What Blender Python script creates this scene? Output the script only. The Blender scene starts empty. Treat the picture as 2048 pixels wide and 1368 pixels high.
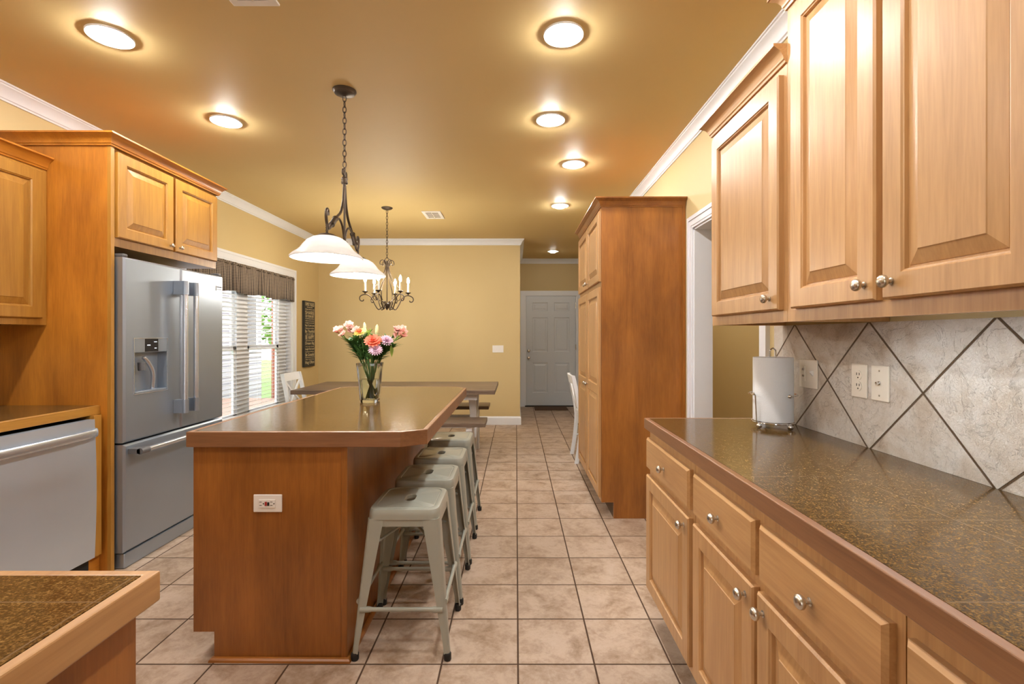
import bpy, bmesh, math, random
from mathutils import Vector, Matrix

random.seed(7)
SC = bpy.context.scene
COL = SC.collection
PI = math.pi

# ------------------------------------------------------------------ camera
cam_d = bpy.data.cameras.new('camera')
cam_d.sensor_width = 36.0
cam_d.lens = 36.0 * 967.0 / 2048.0
cam_d.shift_x = -8.0 / 2048.0
cam_d.shift_y = -12.5 / 2048.0
cam_d.clip_start = 0.02
cam = bpy.data.objects.new('camera', cam_d)
cam.location = (0, 0, 1.31)
cam.rotation_euler = (PI / 2, 0, 0)
COL.objects.link(cam)
SC.camera = cam

# ------------------------------------------------------------------ exposure, world
SC.view_settings.view_transform = 'Standard'
SC.view_settings.look = 'None'
SC.view_settings.gamma = 1.0
SC.view_settings.use_curve_mapping = False
SC.view_settings.exposure = 0.22
SC.cycles.use_denoising = True
SC.cycles.max_bounces = 10
SC.cycles.diffuse_bounces = 5
SC.cycles.sample_clamp_indirect = 6.0
SC.cycles.caustics_refractive = False
SC.cycles.caustics_reflective = False

CAN = 380.0       # recessed bulbs
PENDANT = 340.0    # pendant bulbs
CANDLE = 520.0    # chandelier bulbs
SKY = 7.0

world = bpy.data.worlds.new('world')
SC.world = world
world.use_nodes = True
wn = world.node_tree.nodes
wl = world.node_tree.links
bg = wn['Background']
sky = wn.new('ShaderNodeTexSky')
sky.sky_type = 'HOSEK_WILKIE'
sky.turbidity = 6.0
sky.sun_direction = (0.3, -0.5, 0.8)
mixw = wn.new('ShaderNodeMix'); mixw.data_type = 'RGBA'
mixw.inputs[0].default_value = 0.75
wl.new(sky.outputs[0], mixw.inputs[6])
mixw.inputs[7].default_value = (1.0, 0.99, 0.97, 1)
wl.new(mixw.outputs[2], bg.inputs[0])
bg.inputs[1].default_value = SKY


# ------------------------------------------------------------------ mesh builder
class MB:
    def __init__(self):
        self.v = []
        self.f = []

    def add(self, vs, fs):
        b = len(self.v)
        self.v += [Vector(p) for p in vs]
        self.f += [tuple(i + b for i in f) for f in fs]
        return self

    def box(self, x0, x1, y0, y1, z0, z1):
        return self.add([(x0, y0, z0), (x1, y0, z0), (x1, y1, z0), (x0, y1, z0),
                         (x0, y0, z1), (x1, y0, z1), (x1, y1, z1), (x0, y1, z1)],
                        [(0, 3, 2, 1), (4, 5, 6, 7), (0, 1, 5, 4), (1, 2, 6, 5), (2, 3, 7, 6), (3, 0, 4, 7)])

    def prism(self, poly, z0, z1):
        n = len(poly)
        vs = [(x, y, z0) for x, y in poly] + [(x, y, z1) for x, y in poly]
        fs = [tuple(range(n - 1, -1, -1)), tuple(range(n, 2 * n))]
        fs += [(i, (i + 1) % n, n + (i + 1) % n, n + i) for i in range(n)]
        return self.add(vs, fs)

    def ring(self, outer, inner, z0, z1):
        n = len(outer)
        vs = ([(x, y, z0) for x, y in outer] + [(x, y, z1) for x, y in outer]
              + [(x, y, z1) for x, y in inner] + [(x, y, z0) for x, y in inner])
        fs = []
        for i in range(n):
            j = (i + 1) % n
            for k in range(4):
                a, b = k * n, ((k + 1) % 4) * n
                fs.append((a + i, a + j, b + j, b + i))
        return self.add(vs, fs)

    def loft(self, loops, cap0=True, cap1=True, closed=True):
        n = len(loops[0])
        vs = [p for lp in loops for p in lp]
        fs = []
        m = n if closed else n - 1
        for k in range(len(loops) - 1):
            for i in range(m):
                j = (i + 1) % n
                fs.append((k * n + i, k * n + j, (k + 1) * n + j, (k + 1) * n + i))
        if cap0: fs.append(tuple(range(n - 1, -1, -1)))
        if cap1: fs.append(tuple(range((len(loops) - 1) * n, len(loops) * n)))
        return self.add(vs, fs)

    def tube(self, pts, r, n=8, closed=False, flat=None):
        pts = [Vector(p) for p in pts]
        m = len(pts)
        rs = r if isinstance(r, (list, tuple)) else [r] * m
        up = None
        loops = []
        for i, p in enumerate(pts):
            if closed:
                t = pts[(i + 1) % m] - pts[i - 1]
            else:
                t = pts[min(i + 1, m - 1)] - pts[max(i - 1, 0)]
            t.normalize()
            if up is None:
                a = flat if flat is not None else (Vector((0, 0, 1)) if abs(t.z) < 0.9 else Vector((1, 0, 0)))
                up = (Vector(a) - t * t.dot(Vector(a))).normalized()
            else:
                up = (up - t * t.dot(up))
                up = up.normalized() if up.length > 1e-6 else t.orthogonal().normalized()
            s = t.cross(up)
            loops.append([p + (up * math.cos(2 * PI * k / n) + s * math.sin(2 * PI * k / n)) * rs[i] for k in range(n)])
        if closed:
            loops.append(loops[0])
            return self.loft(loops, False, False)
        return self.loft(loops)

    def lathe(self, prof, c=(0, 0, 0), axis=(0, 0, 1), n=24, cap0=False, cap1=False):
        ax = Vector(axis).normalized()
        a = ax.orthogonal().normalized()
        b = ax.cross(a)
        c = Vector(c)
        loops = []
        for r, h in prof:
            r = max(r, 1e-5)
            loops.append([c + ax * h + (a * math.cos(2 * PI * k / n) + b * math.sin(2 * PI * k / n)) * r for k in range(n)])
        return self.loft(loops, cap0, cap1)

    def ball(self, c, r, n=12, sq=(1, 1, 1)):
        c = Vector(c)
        m = n // 2
        loops = []
        for i in range(m + 1):
            ph = -PI / 2 + PI * i / m
            rr = max(math.cos(ph), 1e-4)
            loops.append([c + Vector((rr * math.cos(2 * PI * k / n) * r * sq[0], rr * math.sin(2 * PI * k / n) * r * sq[1],
                                      math.sin(ph) * r * sq[2])) for k in range(n)])
        return self.loft(loops, False, False)

    def build(self, name, mat, parent=None, smooth=False, bevel=0.0, seg=2, loc=None):
        off = Vector(loc) if loc is not None else (wloc(parent) if parent is not None else Vector((0, 0, 0)))
        me = bpy.data.meshes.new(name)
        me.from_pydata([p - off for p in self.v], [], self.f)
        bm = bmesh.new()
        bm.from_mesh(me)
        bmesh.ops.remove_doubles(bm, verts=bm.verts, dist=1e-6)
        bmesh.ops.recalc_face_normals(bm, faces=bm.faces)
        bm.to_mesh(me)
        bm.free()
        if smooth:
            me.polygons.foreach_set('use_smooth', [True] * len(me.polygons))
            me.set_sharp_from_angle(angle=math.radians(smooth if smooth > 1 else 40))
        me.materials.append(mat)
        o = bpy.data.objects.new(name, me)
        COL.objects.link(o)
        if parent is not None:
            o.parent = parent
        elif loc is not None:
            o.location = loc
        if bevel:
            b = o.modifiers.new('bevel', 'BEVEL')
            b.width = bevel
            b.segments = seg
            b.limit_method = 'ANGLE'
            b.angle_limit = math.radians(40)
        return o


def wloc(o):
    p = Vector((0, 0, 0))
    while o is not None:
        p += Vector(o.location)
        o = o.parent
    return p


def tag(o, label, cat, group=None, kind=None):
    o['label'] = label
    o['category'] = cat
    if group: o['group'] = group
    if kind: o['kind'] = kind
    return o


def thing(name, label, cat, loc, group=None, rz=0.0):
    o = bpy.data.objects.new(name, None)
    o.empty_display_size = 0.05
    o.location = loc
    o.rotation_euler = (0, 0, rz)
    COL.objects.link(o)
    return tag(o, label, cat, group)


def struct(o, label=None, cat=None):
    o['kind'] = 'structure'
    if label: o['label'] = label
    if cat: o['category'] = cat
    return o


def copy_tree(o, parent=None):
    c = o.copy()
    COL.objects.link(c)
    if parent is not None: c.parent = parent
    for ch in list(o.children):
        copy_tree(ch, c)
    return c


def crv(pts, n=6, closed=False):
    """smooth Catmull-Rom through points"""
    P = [Vector(p) for p in pts]
    out = []
    m = len(P)
    for i in range(m - 1):
        p0, p1, p2, p3 = P[max(i - 1, 0)], P[i], P[i + 1], P[min(i + 2, m - 1)]
        for k in range(n):
            t = k / n
            out.append(0.5 * ((2 * p1) + (p2 - p0) * t + (2 * p0 - 5 * p1 + 4 * p2 - p3) * t * t
                              + (3 * p1 - p0 - 3 * p2 + p3) * t ** 3))
    out.append(P[-1])
    return out


def offset_path(path, d):
    """offset an open polyline to its right-hand side by d, mitred"""
    P = [Vector((x, y)) for x, y in path]
    out = []
    for i in range(len(P)):
        ns = []
        if i > 0:
            t = (P[i] - P[i - 1]).normalized(); ns.append(Vector((t.y, -t.x)))
        if i < len(P) - 1:
            t = (P[i + 1] - P[i]).normalized(); ns.append(Vector((t.y, -t.x)))
        if len(ns) == 1:
            out.append(P[i] + ns[0] * d)
        else:
            b = (ns[0] + ns[1])
            out.append(P[i] + b * (d / (1 + ns[0].dot(ns[1]))))
    return out


def molding(mb, path, prof):
    """sweep a profile [(out, z)] along an XY path (right side = out)"""
    loops = []
    offs = [offset_path(path, p) for p, z in prof]
    for i in range(len(path)):
        loops.append([(offs[k][i].x, offs[k][i].y, prof[k][1]) for k in range(len(prof))])
    return mb.loft(loops)


RAISED = [(0, 0), (.003, -.0035), (.006, -.0045), (.008, -.0125), (.0125, -.0125), (.014, -.011), (.044, -.002), (.046, -.0005)]
MOLDED = [(0, 0), (.010, -.007), (.016, -.008), (.030, -.008), (.055, -.002), (.058, -.002)]


def panel_door(mb, O, U, V, N, w, h, t, us, vs, prof=RAISED, ch=.005):
    """slab with moulded openings: us, vs are lists of (start, end) intervals"""
    O, U, V, N = Vector(O), Vector(U), Vector(V), Vector(N)
    P = lambda u, v, n: O + U * u + V * v + N * n

    def rect(u0, u1, v0, v1, n):
        return [P(u0, v0, n), P(u1, v0, n), P(u1, v1, n), P(u0, v1, n)]
    mb.loft([rect(0, w, 0, h, 0), rect(0, w, 0, h, t - ch), rect(ch, w - ch, ch, h - ch, t)], True, False)
    ub = [ch] + [a for i in us for a in i] + [w - ch]
    vb = [ch] + [a for i in vs for a in i] + [h - ch]
    for i in range(len(ub) - 1):
        for j in range(len(vb) - 1):
            u0, u1, v0, v1 = ub[i], ub[i + 1], vb[j], vb[j + 1]
            if i % 2 == 1 and j % 2 == 1:
                mb.loft([rect(u0 + s, u1 - s, v0 + s, v1 - s, t + d) for s, d in prof], False, True)
            else:
                mb.add(rect(u0, u1, v0, v1, t), [(0, 1, 2, 3)])
    return mb


def knob_mb(c, d, r=.0155):
    mb = MB()
    s = r / .0155
    prof = [(.0085, 0), (.0085, .0015), (.005, .003), (.0045, .010), (.006, .012), (.0115, .014), (.0150, .018),
            (.0155, .022), (.0140, .026), (.0095, .0295), (.004, .031), (0, .0313)]
    return mb.lathe([(a * s, b * s) for a, b in prof], c, d, 20)


# ------------------------------------------------------------------ materials
class NT:
    def __init__(self, name):
        self.m = bpy.data.materials.new(name)
        self.m.use_nodes = True
        self.t = self.m.node_tree
        self.b = self.t.nodes['Principled BSDF']
        self.out = self.t.nodes['Material Output']

    def n(self, kind, **kw):
        x = self.t.nodes.new('ShaderNode' + kind)
        for k, v in kw.items(): setattr(x, k, v)
        return x

    def put(self, sock, v):
        if isinstance(v, bpy.types.NodeSocket): self.t.links.new(v, sock)
        elif isinstance(v, (tuple, list)) and len(v) == 3 and sock.type == 'RGBA': sock.default_value = (*v, 1)
        else: sock.default_value = v

    def math(self, op, a, b=None, c=None):
        x = self.n('Math', operation=op)
        self.put(x.inputs[0], a)
        if b is not None: self.put(x.inputs[1], b)
        if c is not None: self.put(x.inputs[2], c)
        return x.outputs[0]

    def mix(self, f, a, b, blend='MIX'):
        x = self.n('Mix', data_type='RGBA', blend_type=blend)
        self.put(x.inputs[0], f); self.put(x.inputs[6], a); self.put(x.inputs[7], b)
        return x.outputs[2]

    def ramp(self, f, stops):
        x = self.n('ValToRGB')
        e = x.color_ramp.elements
        while len(e) < len(stops): e.new(.5)
        for k, (p, c) in enumerate(stops):
            e[k].position = p
            e[k].color = (*c, 1) if len(c) == 3 else c
        self.put(x.inputs[0], f)
        return x.outputs[0]

    def coord(self, scale=(1, 1, 1), world=False, rand=False):
        if world:
            g = self.n('NewGeometry').outputs['Position']
        else:
            g = self.n('TexCoord').outputs['Object']
        mp = self.n('Mapping')
        self.put(mp.inputs['Vector'], g)
        mp.inputs['Scale'].default_value = scale
        if rand:
            oi = self.n('ObjectInfo')
            cx = self.n('CombineXYZ')
            r = self.math('MULTIPLY', oi.outputs['Random'], 37.0)
            for k in range(3): self.put(cx.inputs[k], r)
            self.put(mp.inputs['Location'], cx.outputs[0])
        return mp.outputs[0]

    def noise(self, vec, scale, detail=4, rough=.55, dist=0.0):
        x = self.n('TexNoise')
        self.put(x.inputs['Vector'], vec)
        x.inputs['Scale'].default_value = scale
        x.inputs['Detail'].default_value = detail
        x.inputs['Roughness'].default_value = rough
        x.inputs['Distortion'].default_value = dist
        return x.outputs['Fac']

    def bump(self, h, strength=.2, dist=.01):
        x = self.n('Bump')
        x.inputs['Strength'].default_value = strength
        x.inputs['Distance'].default_value = dist
        self.put(x.inputs['Height'], h)
        self.put(self.b.inputs['Normal'], x.outputs[0])

    def base(self, c): self.put(self.b.inputs['Base Color'], c)

    def set(self, **kw):
        names = dict(rough='Roughness', metal='Metallic', coat='Coat Weight', coat_rough='Coat Roughness',
                     spec='Specular IOR Level', trans='Transmission Weight', ior='IOR', sub='Subsurface Weight')
        for k, v in kw.items(): self.put(self.b.inputs[names[k]], v)
        return self


def plain(name, c, rough=.5, metal=0.0, var=.06, nscale=30, bump=0.0, **kw):
    t = NT(name)
    co = t.coord()
    f = t.noise(co, nscale, 3)
    t.base(t.mix(f, tuple(x * (1 - var) for x in c), tuple(min(1, x * (1 + var)) for x in c)))
    t.set(rough=rough, metal=metal, **kw)
    if bump: t.bump(f, bump, .004)
    return t.m


def emit(name, c, s):
    t = NT(name)
    t.base(c)
    t.put(t.b.inputs['Emission Color'], c)
    t.b.inputs['Emission Strength'].default_value = s
    return t.m


def wood(name, axis, dark, light, rough=.40, blotch=.5, coat=.28, figure=0.0, bscale=4.5):
    t = NT(name)
    sc = {'x': (.06, 1, 1), 'y': (1, .06, 1), 'z': (1, 1, .06)}[axis]
    sc2 = {'x': (.25, 1, 1), 'y': (1, .25, 1), 'z': (1, 1, .25)}[axis]
    g = t.noise(t.coord(sc, rand=True), 38, 6, .62, .6)
    bl = t.noise(t.coord(sc2, rand=True), bscale, 5, .6, .25)
    fine = t.noise(t.coord(sc, rand=True), 190, 3, .5)
    f = t.math('ADD', t.math('MULTIPLY', g, 1 - blotch), t.math('MULTIPLY', bl, blotch))
    f = t.math('ADD', t.math('MULTIPLY', f, .82), t.math('MULTIPLY', fine, .18))
    c = t.ramp(f, [(.34, dark), (.5, tuple((a + b) / 2 for a, b in zip(dark, light))), (.66, light)])
    oi = t.n('ObjectInfo')
    hs = t.n('HueSaturation')
    t.put(hs.inputs['Color'], c)
    t.put(hs.inputs['Value'], t.math('ADD', t.math('MULTIPLY', oi.outputs['Random'], .14), .93))
    t.base(hs.outputs[0])
    t.set(rough=rough, coat=coat, coat_rough=.30)
    t.bump(fine, .04, .002)
    return t.m


HD, HL = (.335, .165, .060), (.545, .315, .130)
PD, PL = (.185, .062, .010), (.410, .155, .027)
M = {}
for ax in 'xyz':
    M['honey_' + ax] = wood('honey_maple_' + ax, ax, HD, HL, blotch=.45)
    M['edge_' + ax] = wood('counter_edge_wood_' + ax, ax, (.155, .066, .027), (.29, .135, .056), blotch=.4)
    M['amber_' + ax] = wood('amber_maple_' + ax, ax, (.285, .120, .016), (.480, .240, .040), blotch=.45)  # honey maple again, the left run's warmer, dimmer light tinted into the colour
    M['amber_panel_' + ax] = wood('amber_veneer_' + ax, ax, (.270, .085, .008), (.560, .215, .024), blotch=.72, rough=.36, coat=.25, bscale=7)  # stained veneer again, warm light on the left run put into the colour
    M['panel_' + ax] = wood('stained_veneer_' + ax, ax, PD, PL, blotch=.72, rough=.36, coat=.25, bscale=7)
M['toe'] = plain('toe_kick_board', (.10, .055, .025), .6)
M['dark_gap'] = plain('dark_gap', (.012, .011, .010), .7)
M['white_trim'] = plain('white_trim_paint', (.745, .775, .825), .35, var=.02)
M['white_paint'] = plain('white_furniture_paint', (.75, .78, .82), .4, var=.04)
M['white_plastic'] = plain('white_plastic', (.82, .81, .79), .3, var=.02)
M['almond'] = plain('almond_plastic', (.78, .72, .62), .3, var=.02)
M['nickel'] = plain('satin_nickel', (.62, .58, .52), .27, 1.0, var=.04)
M['chrome'] = plain('chrome', (.75, .75, .76), .08, 1.0, var=.02)
M['bronze'] = plain('bronze_metal', (.070, .050, .034), .42, .7, var=.2)
M['rubber'] = plain('black_rubber', (.012, .012, .012), .6)
M['black_plastic'] = plain('black_plastic', (.016, .016, .018), .25)
M['grey_plastic'] = plain('grey_fridge_case', (.10, .10, .105), .45)
M['sage'] = plain('sage_painted_metal', (.34, .358, .315), .30, var=.05, nscale=12, coat=.3, coat_rough=.15)
M['paper'] = plain('paper_towel', (.78, .80, .825), .95, var=.03, nscale=260, bump=.25)
M['ivory'] = plain('ivory_sleeve', (.80, .70, .48), .5)
M['door_paint'] = plain('grey_white_door_paint', (.60, .65, .71), .35, var=.02)


def paint(name, c, rough=.55):
    t = NT(name)
    co = t.coord(world=True)
    big = t.noise(co, 1.2, 3)
    f = t.noise(co, 170, 3)
    t.base(t.mix(big, tuple(x * .96 for x in c), tuple(x * 1.03 for x in c)))
    t.set(rough=rough, spec=.35)
    t.bump(f, .06, .002)
    return t.m


M['mustard'] = paint('mustard_wall_paint', (.585, .460, .235))
M['mustard_ceiling'] = paint('mustard_ceiling_paint', (.640, .485, .225), .6)  # same mustard as the walls, lightened in place of missing ceiling light


def stainless(name, c=(.42, .42, .43), axis='z', rough=.3):
    t = NT(name)
    sc = {'x': (.01, 1, 1), 'y': (1, .01, 1), 'z': (1, 1, .01)}[axis]
    f = t.noise(t.coord(sc), 420, 3)
    big = t.noise(t.coord(), 2.5, 3)
    t.base(t.mix(big, tuple(x * .93 for x in c), tuple(x * 1.05 for x in c)))
    t.set(metal=.82, rough=t.math('ADD', t.math('MULTIPLY', f, .12), rough - .06))
    t.bump(f, .02, .001)
    return t.m


M['steel'] = stainless('brushed_steel', (.385, .445, .53), 'y', .33)
M['steel_dw'] = stainless('brushed_steel_pale', (.68, .78, .92), 'y', .34)
M['steel_bright'] = stainless('bright_steel', (.60, .64, .70), 'z', .24)


def grid_lines(t, co, off, pitch, w):
    """1 on a line of width w every pitch metres, softened"""
    x = t.math('FRACT', t.math('ADD', t.math('DIVIDE', t.math('SUBTRACT', co, off), pitch), .5))
    d = t.math('MULTIPLY', t.math('ABSOLUTE', t.math('SUBTRACT', x, .5)), pitch)
    mr = t.n('MapRange')
    t.put(mr.inputs['Value'], d)
    mr.inputs['From Min'].default_value = w * .38
    mr.inputs['From Max'].default_value = w * .62
    mr.inputs['To Min'].default_value = 1
    mr.inputs['To Max'].default_value = 0
    return mr.outputs[0]


def cell_id(t, cx, cy):
    c = t.n('CombineXYZ')
    t.put(c.inputs[0], cx); t.put(c.inputs[1], cy)
    w = t.n('TexWhiteNoise', noise_dimensions='3D')
    t.put(w.inputs['Vector'], c.outputs[0])
    return w


def floor_mat():
    t = NT('beige_ceramic_floor_tile')
    pos = t.n('NewGeometry').outputs['Position']
    s = t.n('SeparateXYZ'); t.put(s.inputs[0], pos)
    px, py = .3048, .308
    lx = grid_lines(t, s.outputs[0], .008, px, .0072)
    ly = grid_lines(t, s.outputs[1], 1.928, py, .0072)
    g = t.math('MAXIMUM', lx, ly)
    ix = t.math('FLOOR', t.math('DIVIDE', t.math('SUBTRACT', s.outputs[0], .008), px))
    iy = t.math('FLOOR', t.math('DIVIDE', t.math('SUBTRACT', s.outputs[1], 1.928), py))
    w = cell_id(t, ix, iy)
    va = t.n('VectorMath', operation='SCALE'); t.put(va.inputs[0], w.outputs['Color']); va.inputs['Scale'].default_value = 9.0
    vb = t.n('VectorMath', operation='ADD'); t.put(vb.inputs[0], pos); t.put(vb.inputs[1], va.outputs[0])
    big = t.noise(vb.outputs[0], 6.5, 6, .62, .6)
    fine = t.noise(vb.outputs[0], 46, 5, .7, .4)
    f = t.math('ADD', t.math('MULTIPLY', big, .68), t.math('MULTIPLY', fine, .32))
    c = t.ramp(f, [(.33, (.250, .165, .102)), (.45, (.385, .282, .204)), (.55, (.490, .383, .298)), (.70, (.545, .442, .355))])
    hs = t.n('HueSaturation')
    t.put(hs.inputs['Color'], c)
    t.put(hs.inputs['Value'], t.math('ADD', t.math('MULTIPLY', w.outputs['Value'], .12), .92))
    t.base(t.mix(g, hs.outputs[0], (.062, .032, .016)))
    t.set(rough=t.math('ADD', t.math('MULTIPLY', g, .4), .42), spec=.4)
    h = t.math('SUBTRACT', t.math('MULTIPLY', fine, .12), g)
    t.bump(h, .35, .003)
    return t.m


def granite_mat():
    t = NT('brown_granite_tile')
    pos = t.n('NewGeometry').outputs['Position']
    s = t.n('SeparateXYZ'); t.put(s.inputs[0], pos)
    lx = grid_lines(t, s.outputs[0], .611, .305, .0026)
    ly = grid_lines(t, s.outputs[1], 1.939, .3105, .0026)
    g = t.math('MAXIMUM', lx, ly)
    a = t.noise(pos, 230, 4, .7)
    b = t.noise(pos, 70, 4, .6, .5)
    f = t.math('ADD', t.math('MULTIPLY', a, .7), t.math('MULTIPLY', b, .3))
    c = t.ramp(f, [(.36, (.014, .007, .003)), (.46, (.060, .032, .010)), (.55, (.130, .072, .022)), (.64, (.25, .150, .050)),
                   (.74, (.36, .24, .10))])
    t.base(t.mix(g, c, (.15, .10, .055)))
    k = t.n('MapRange'); t.put(k.inputs['Value'], f)
    k.inputs['From Min'].default_value = .36; k.inputs['From Max'].default_value = .66
    k.inputs['To Min'].default_value = .48; k.inputs['To Max'].default_value = .06
    t.set(rough=t.math('ADD', t.math('MULTIPLY', k.outputs[0], -.16), .17), spec=k.outputs[0])
    t.bump(g, -.1, .001)
    return t.m


def slate_mat():
    t = NT('diagonal_slate_tile')
    pos = t.n('NewGeometry').outputs['Position']
    s = t.n('SeparateXYZ'); t.put(s.inputs[0], pos)
    y = t.math('SUBTRACT', s.outputs[1], 2.092)
    z = t.math('SUBTRACT', s.outputs[2], .919)
    a = t.math('MULTIPLY', t.math('ADD', y, z), .70711)
    b = t.math('MULTIPLY', t.math('SUBTRACT', y, z), .70711)
    p = .44 * .70711
    g = t.math('MAXIMUM', grid_lines(t, a, 0.0, p, .0062), grid_lines(t, b, 0.0, p, .0062))
    w = cell_id(t, t.math('FLOOR', t.math('DIVIDE', a, p)), t.math('FLOOR', t.math('DIVIDE', b, p)))
    va = t.n('VectorMath', operation='SCALE'); t.put(va.inputs[0], w.outputs['Color']); va.inputs['Scale'].default_value = 5.0
    vb = t.n('VectorMath', operation='ADD'); t.put(vb.inputs[0], pos); t.put(vb.inputs[1], va.outputs[0])
    big = t.noise(vb.outputs[0], 7, 5, .6, .8)
    mid = t.noise(vb.outputs[0], 42, 6, .68, 1.2)
    fine = t.noise(vb.outputs[0], 130, 5, .65, .8)
    c = t.ramp(big, [(.30, (.47, .375, .280)), (.48, (.62, .555, .48)), (.66, (.72, .68, .63))])
    vein = t.math('ABSOLUTE', t.math('SUBTRACT', t.noise(vb.outputs[0], 5.5, 6, .65, 1.8), .5))
    vm = t.n('MapRange'); t.put(vm.inputs['Value'], vein)
    vm.inputs['From Min'].default_value = .0; vm.inputs['From Max'].default_value = .006
    vm.inputs['To Min'].default_value = .35; vm.inputs['To Max'].default_value = 0
    c = t.mix(vm.outputs[0], c, (.16, .11, .075))
    t.base(t.mix(g, c, (.105, .062, .028)))
    t.set(rough=.36, spec=.5)
    h = t.math('ADD', t.math('MULTIPLY', mid, .40), t.math('MULTIPLY', fine, .42))
    h = t.math('SUBTRACT', h, t.math('MULTIPLY', g, 1.2))
    h = t.math('SUBTRACT', h, t.math('MULTIPLY', vm.outputs[0], .5))
    t.bump(h, .9, .009)
    return t.m


M['floor'] = floor_mat()
M['granite'] = granite_mat()
M['slate'] = slate_mat()


def glass(name, c=(1, 1, 1), ior=1.47, rough=0.0):
    t = NT(name)
    t.base(t.mix(t.noise(t.coord(), 5, 2), c, tuple(x * .99 for x in c)))
    t.set(trans=1.0, rough=rough, ior=ior)
    return t.m


M['glass'] = glass('clear_glass', (.93, .97, .96))
M['water'] = glass('water', (.92, .96, .93), 1.33)


def pane_mat():
    t = NT('window_glass')
    tr = t.n('BsdfTransparent')
    gl = t.n('BsdfGlossy'); gl.inputs['Roughness'].default_value = .02
    lwt = t.n('LayerWeight'); lwt.inputs[0].default_value = .5
    fr = t.math('ADD', t.math('MULTIPLY', t.math('POWER', lwt.outputs['Facing'], 5.0), .5), .04)
    mx = t.n('MixShader')
    t.put(mx.inputs[0], fr); t.put(mx.inputs[1], tr.outputs[0]); t.put(mx.inputs[2], gl.outputs[0])
    t.put(t.out.inputs[0], mx.outputs[0])
    return t.m


M['pane'] = pane_mat()


def shade_mat():
    t = NT('white_alabaster_glass')
    co = t.coord((1, 1, 2.2))
    f = t.noise(co, 9, 5, .6, 1.5)
    c = t.mix(f, (.80, .80, .80), (.95, .95, .94))
    tl = t.n('BsdfTranslucent'); t.put(tl.inputs[0], c)
    t.base(c)
    t.set(rough=.25)
    mx = t.n('MixShader'); mx.inputs[0].default_value = .62
    t.put(mx.inputs[1], t.b.outputs[0]); t.put(mx.inputs[2], tl.outputs[0])
    t.put(t.out.inputs[0], mx.outputs[0])
    return t.m


M['shade'] = shade_mat()
M['bulb_can'] = emit('recessed_bulb_glow', (1.0, .965, .915), CAN)
M['bulb_pendant'] = emit('pendant_bulb_glow', (1.0, .96, .90), PENDANT)
M['bulb_strip'] = emit('cool_strip_glow', (.86, .94, 1.0), 26.0)
M['bulb_hall'] = emit('dim_hall_bulb_glow', (1.0, .93, .82), CAN * .12)
M['bulb_candle'] = emit('candle_bulb_glow', (1.0, .90, .75), CANDLE)
M['display'] = emit('lit_display_mark', (.8, .9, 1.0), 1.2)


def translucent(name, c, f=.35, rough=.6):
    t = NT(name)
    n_ = t.noise(t.coord(), 40, 3)
    col = t.mix(n_, tuple(x * .8 for x in c), tuple(min(1, x * 1.15) for x in c))
    t.base(col); t.set(rough=rough)
    tl = t.n('BsdfTranslucent'); t.put(tl.inputs[0], col)
    mx = t.n('MixShader'); mx.inputs[0].default_value = f
    t.put(mx.inputs[1], t.b.outputs[0]); t.put(mx.inputs[2], tl.outputs[0])
    t.put(t.out.inputs[0], mx.outputs[0])
    return t.m


M['slat'] = translucent('white_blind_slat', (.92, .93, .94), .5, .4)


def gingham():
    t = NT('brown_gingham_cloth')
    s = t.n('SeparateXYZ'); t.put(s.inputs[0], t.coord())
    a = t.math('GREATER_THAN', t.math('FRACT', t.math('DIVIDE', s.outputs[1], .016)), .5)
    b = t.math('GREATER_THAN', t.math('FRACT', t.math('DIVIDE', s.outputs[2], .016)), .5)
    f = t.math('MULTIPLY', t.math('ADD', a, b), .5)
    col = t.mix(f, (.46, .37, .28), (.075, .065, .062))
    t.base(col); t.set(rough=.9)
    tl = t.n('BsdfTranslucent'); t.put(tl.inputs[0], col)
    mx = t.n('MixShader'); mx.inputs[0].default_value = .3
    t.put(mx.inputs[1], t.b.outputs[0]); t.put(mx.inputs[2], tl.outputs[0])
    t.put(t.out.inputs[0], mx.outputs[0])
    return t.m


M['gingham'] = gingham()
M['barnwood'] = wood('weathered_plank_wood', 'x', (.050, .032, .022), (.235, .165, .115), rough=.42, blotch=.35, coat=.15)
M['sign_black'] = plain('black_sign_board', (.022, .023, .022), .6, var=.3)
M['sign_cream'] = plain('cream_lettering', (.62, .52, .32), .6)
M['mat'] = plain('brown_door_mat', (.085, .045, .022), .95, var=.3, nscale=120)
M['stem'] = translucent('green_stem', (.10, .19, .045), .15)
M['leaf'] = translucent('dark_green_leaf', (.08, .185, .045), .25)
M['leaf_light'] = translucent('light_green_leaf', (.30, .42, .07), .3)
M['pink'] = translucent('pink_petal', (.88, .52, .45), .35)
M['pale'] = translucent('pale_bud', (.85, .80, .48), .35)
M['coral'] = translucent('coral_petal', (.90, .20, .11), .3)
M['lilac'] = translucent('lilac_petal', (.74, .53, .66), .3)
M['yellow'] = translucent('yellow_petal', (.86, .62, .16), .3)
M['red'] = plain('red_flower_centre', (.70, .10, .03), .7)


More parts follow.
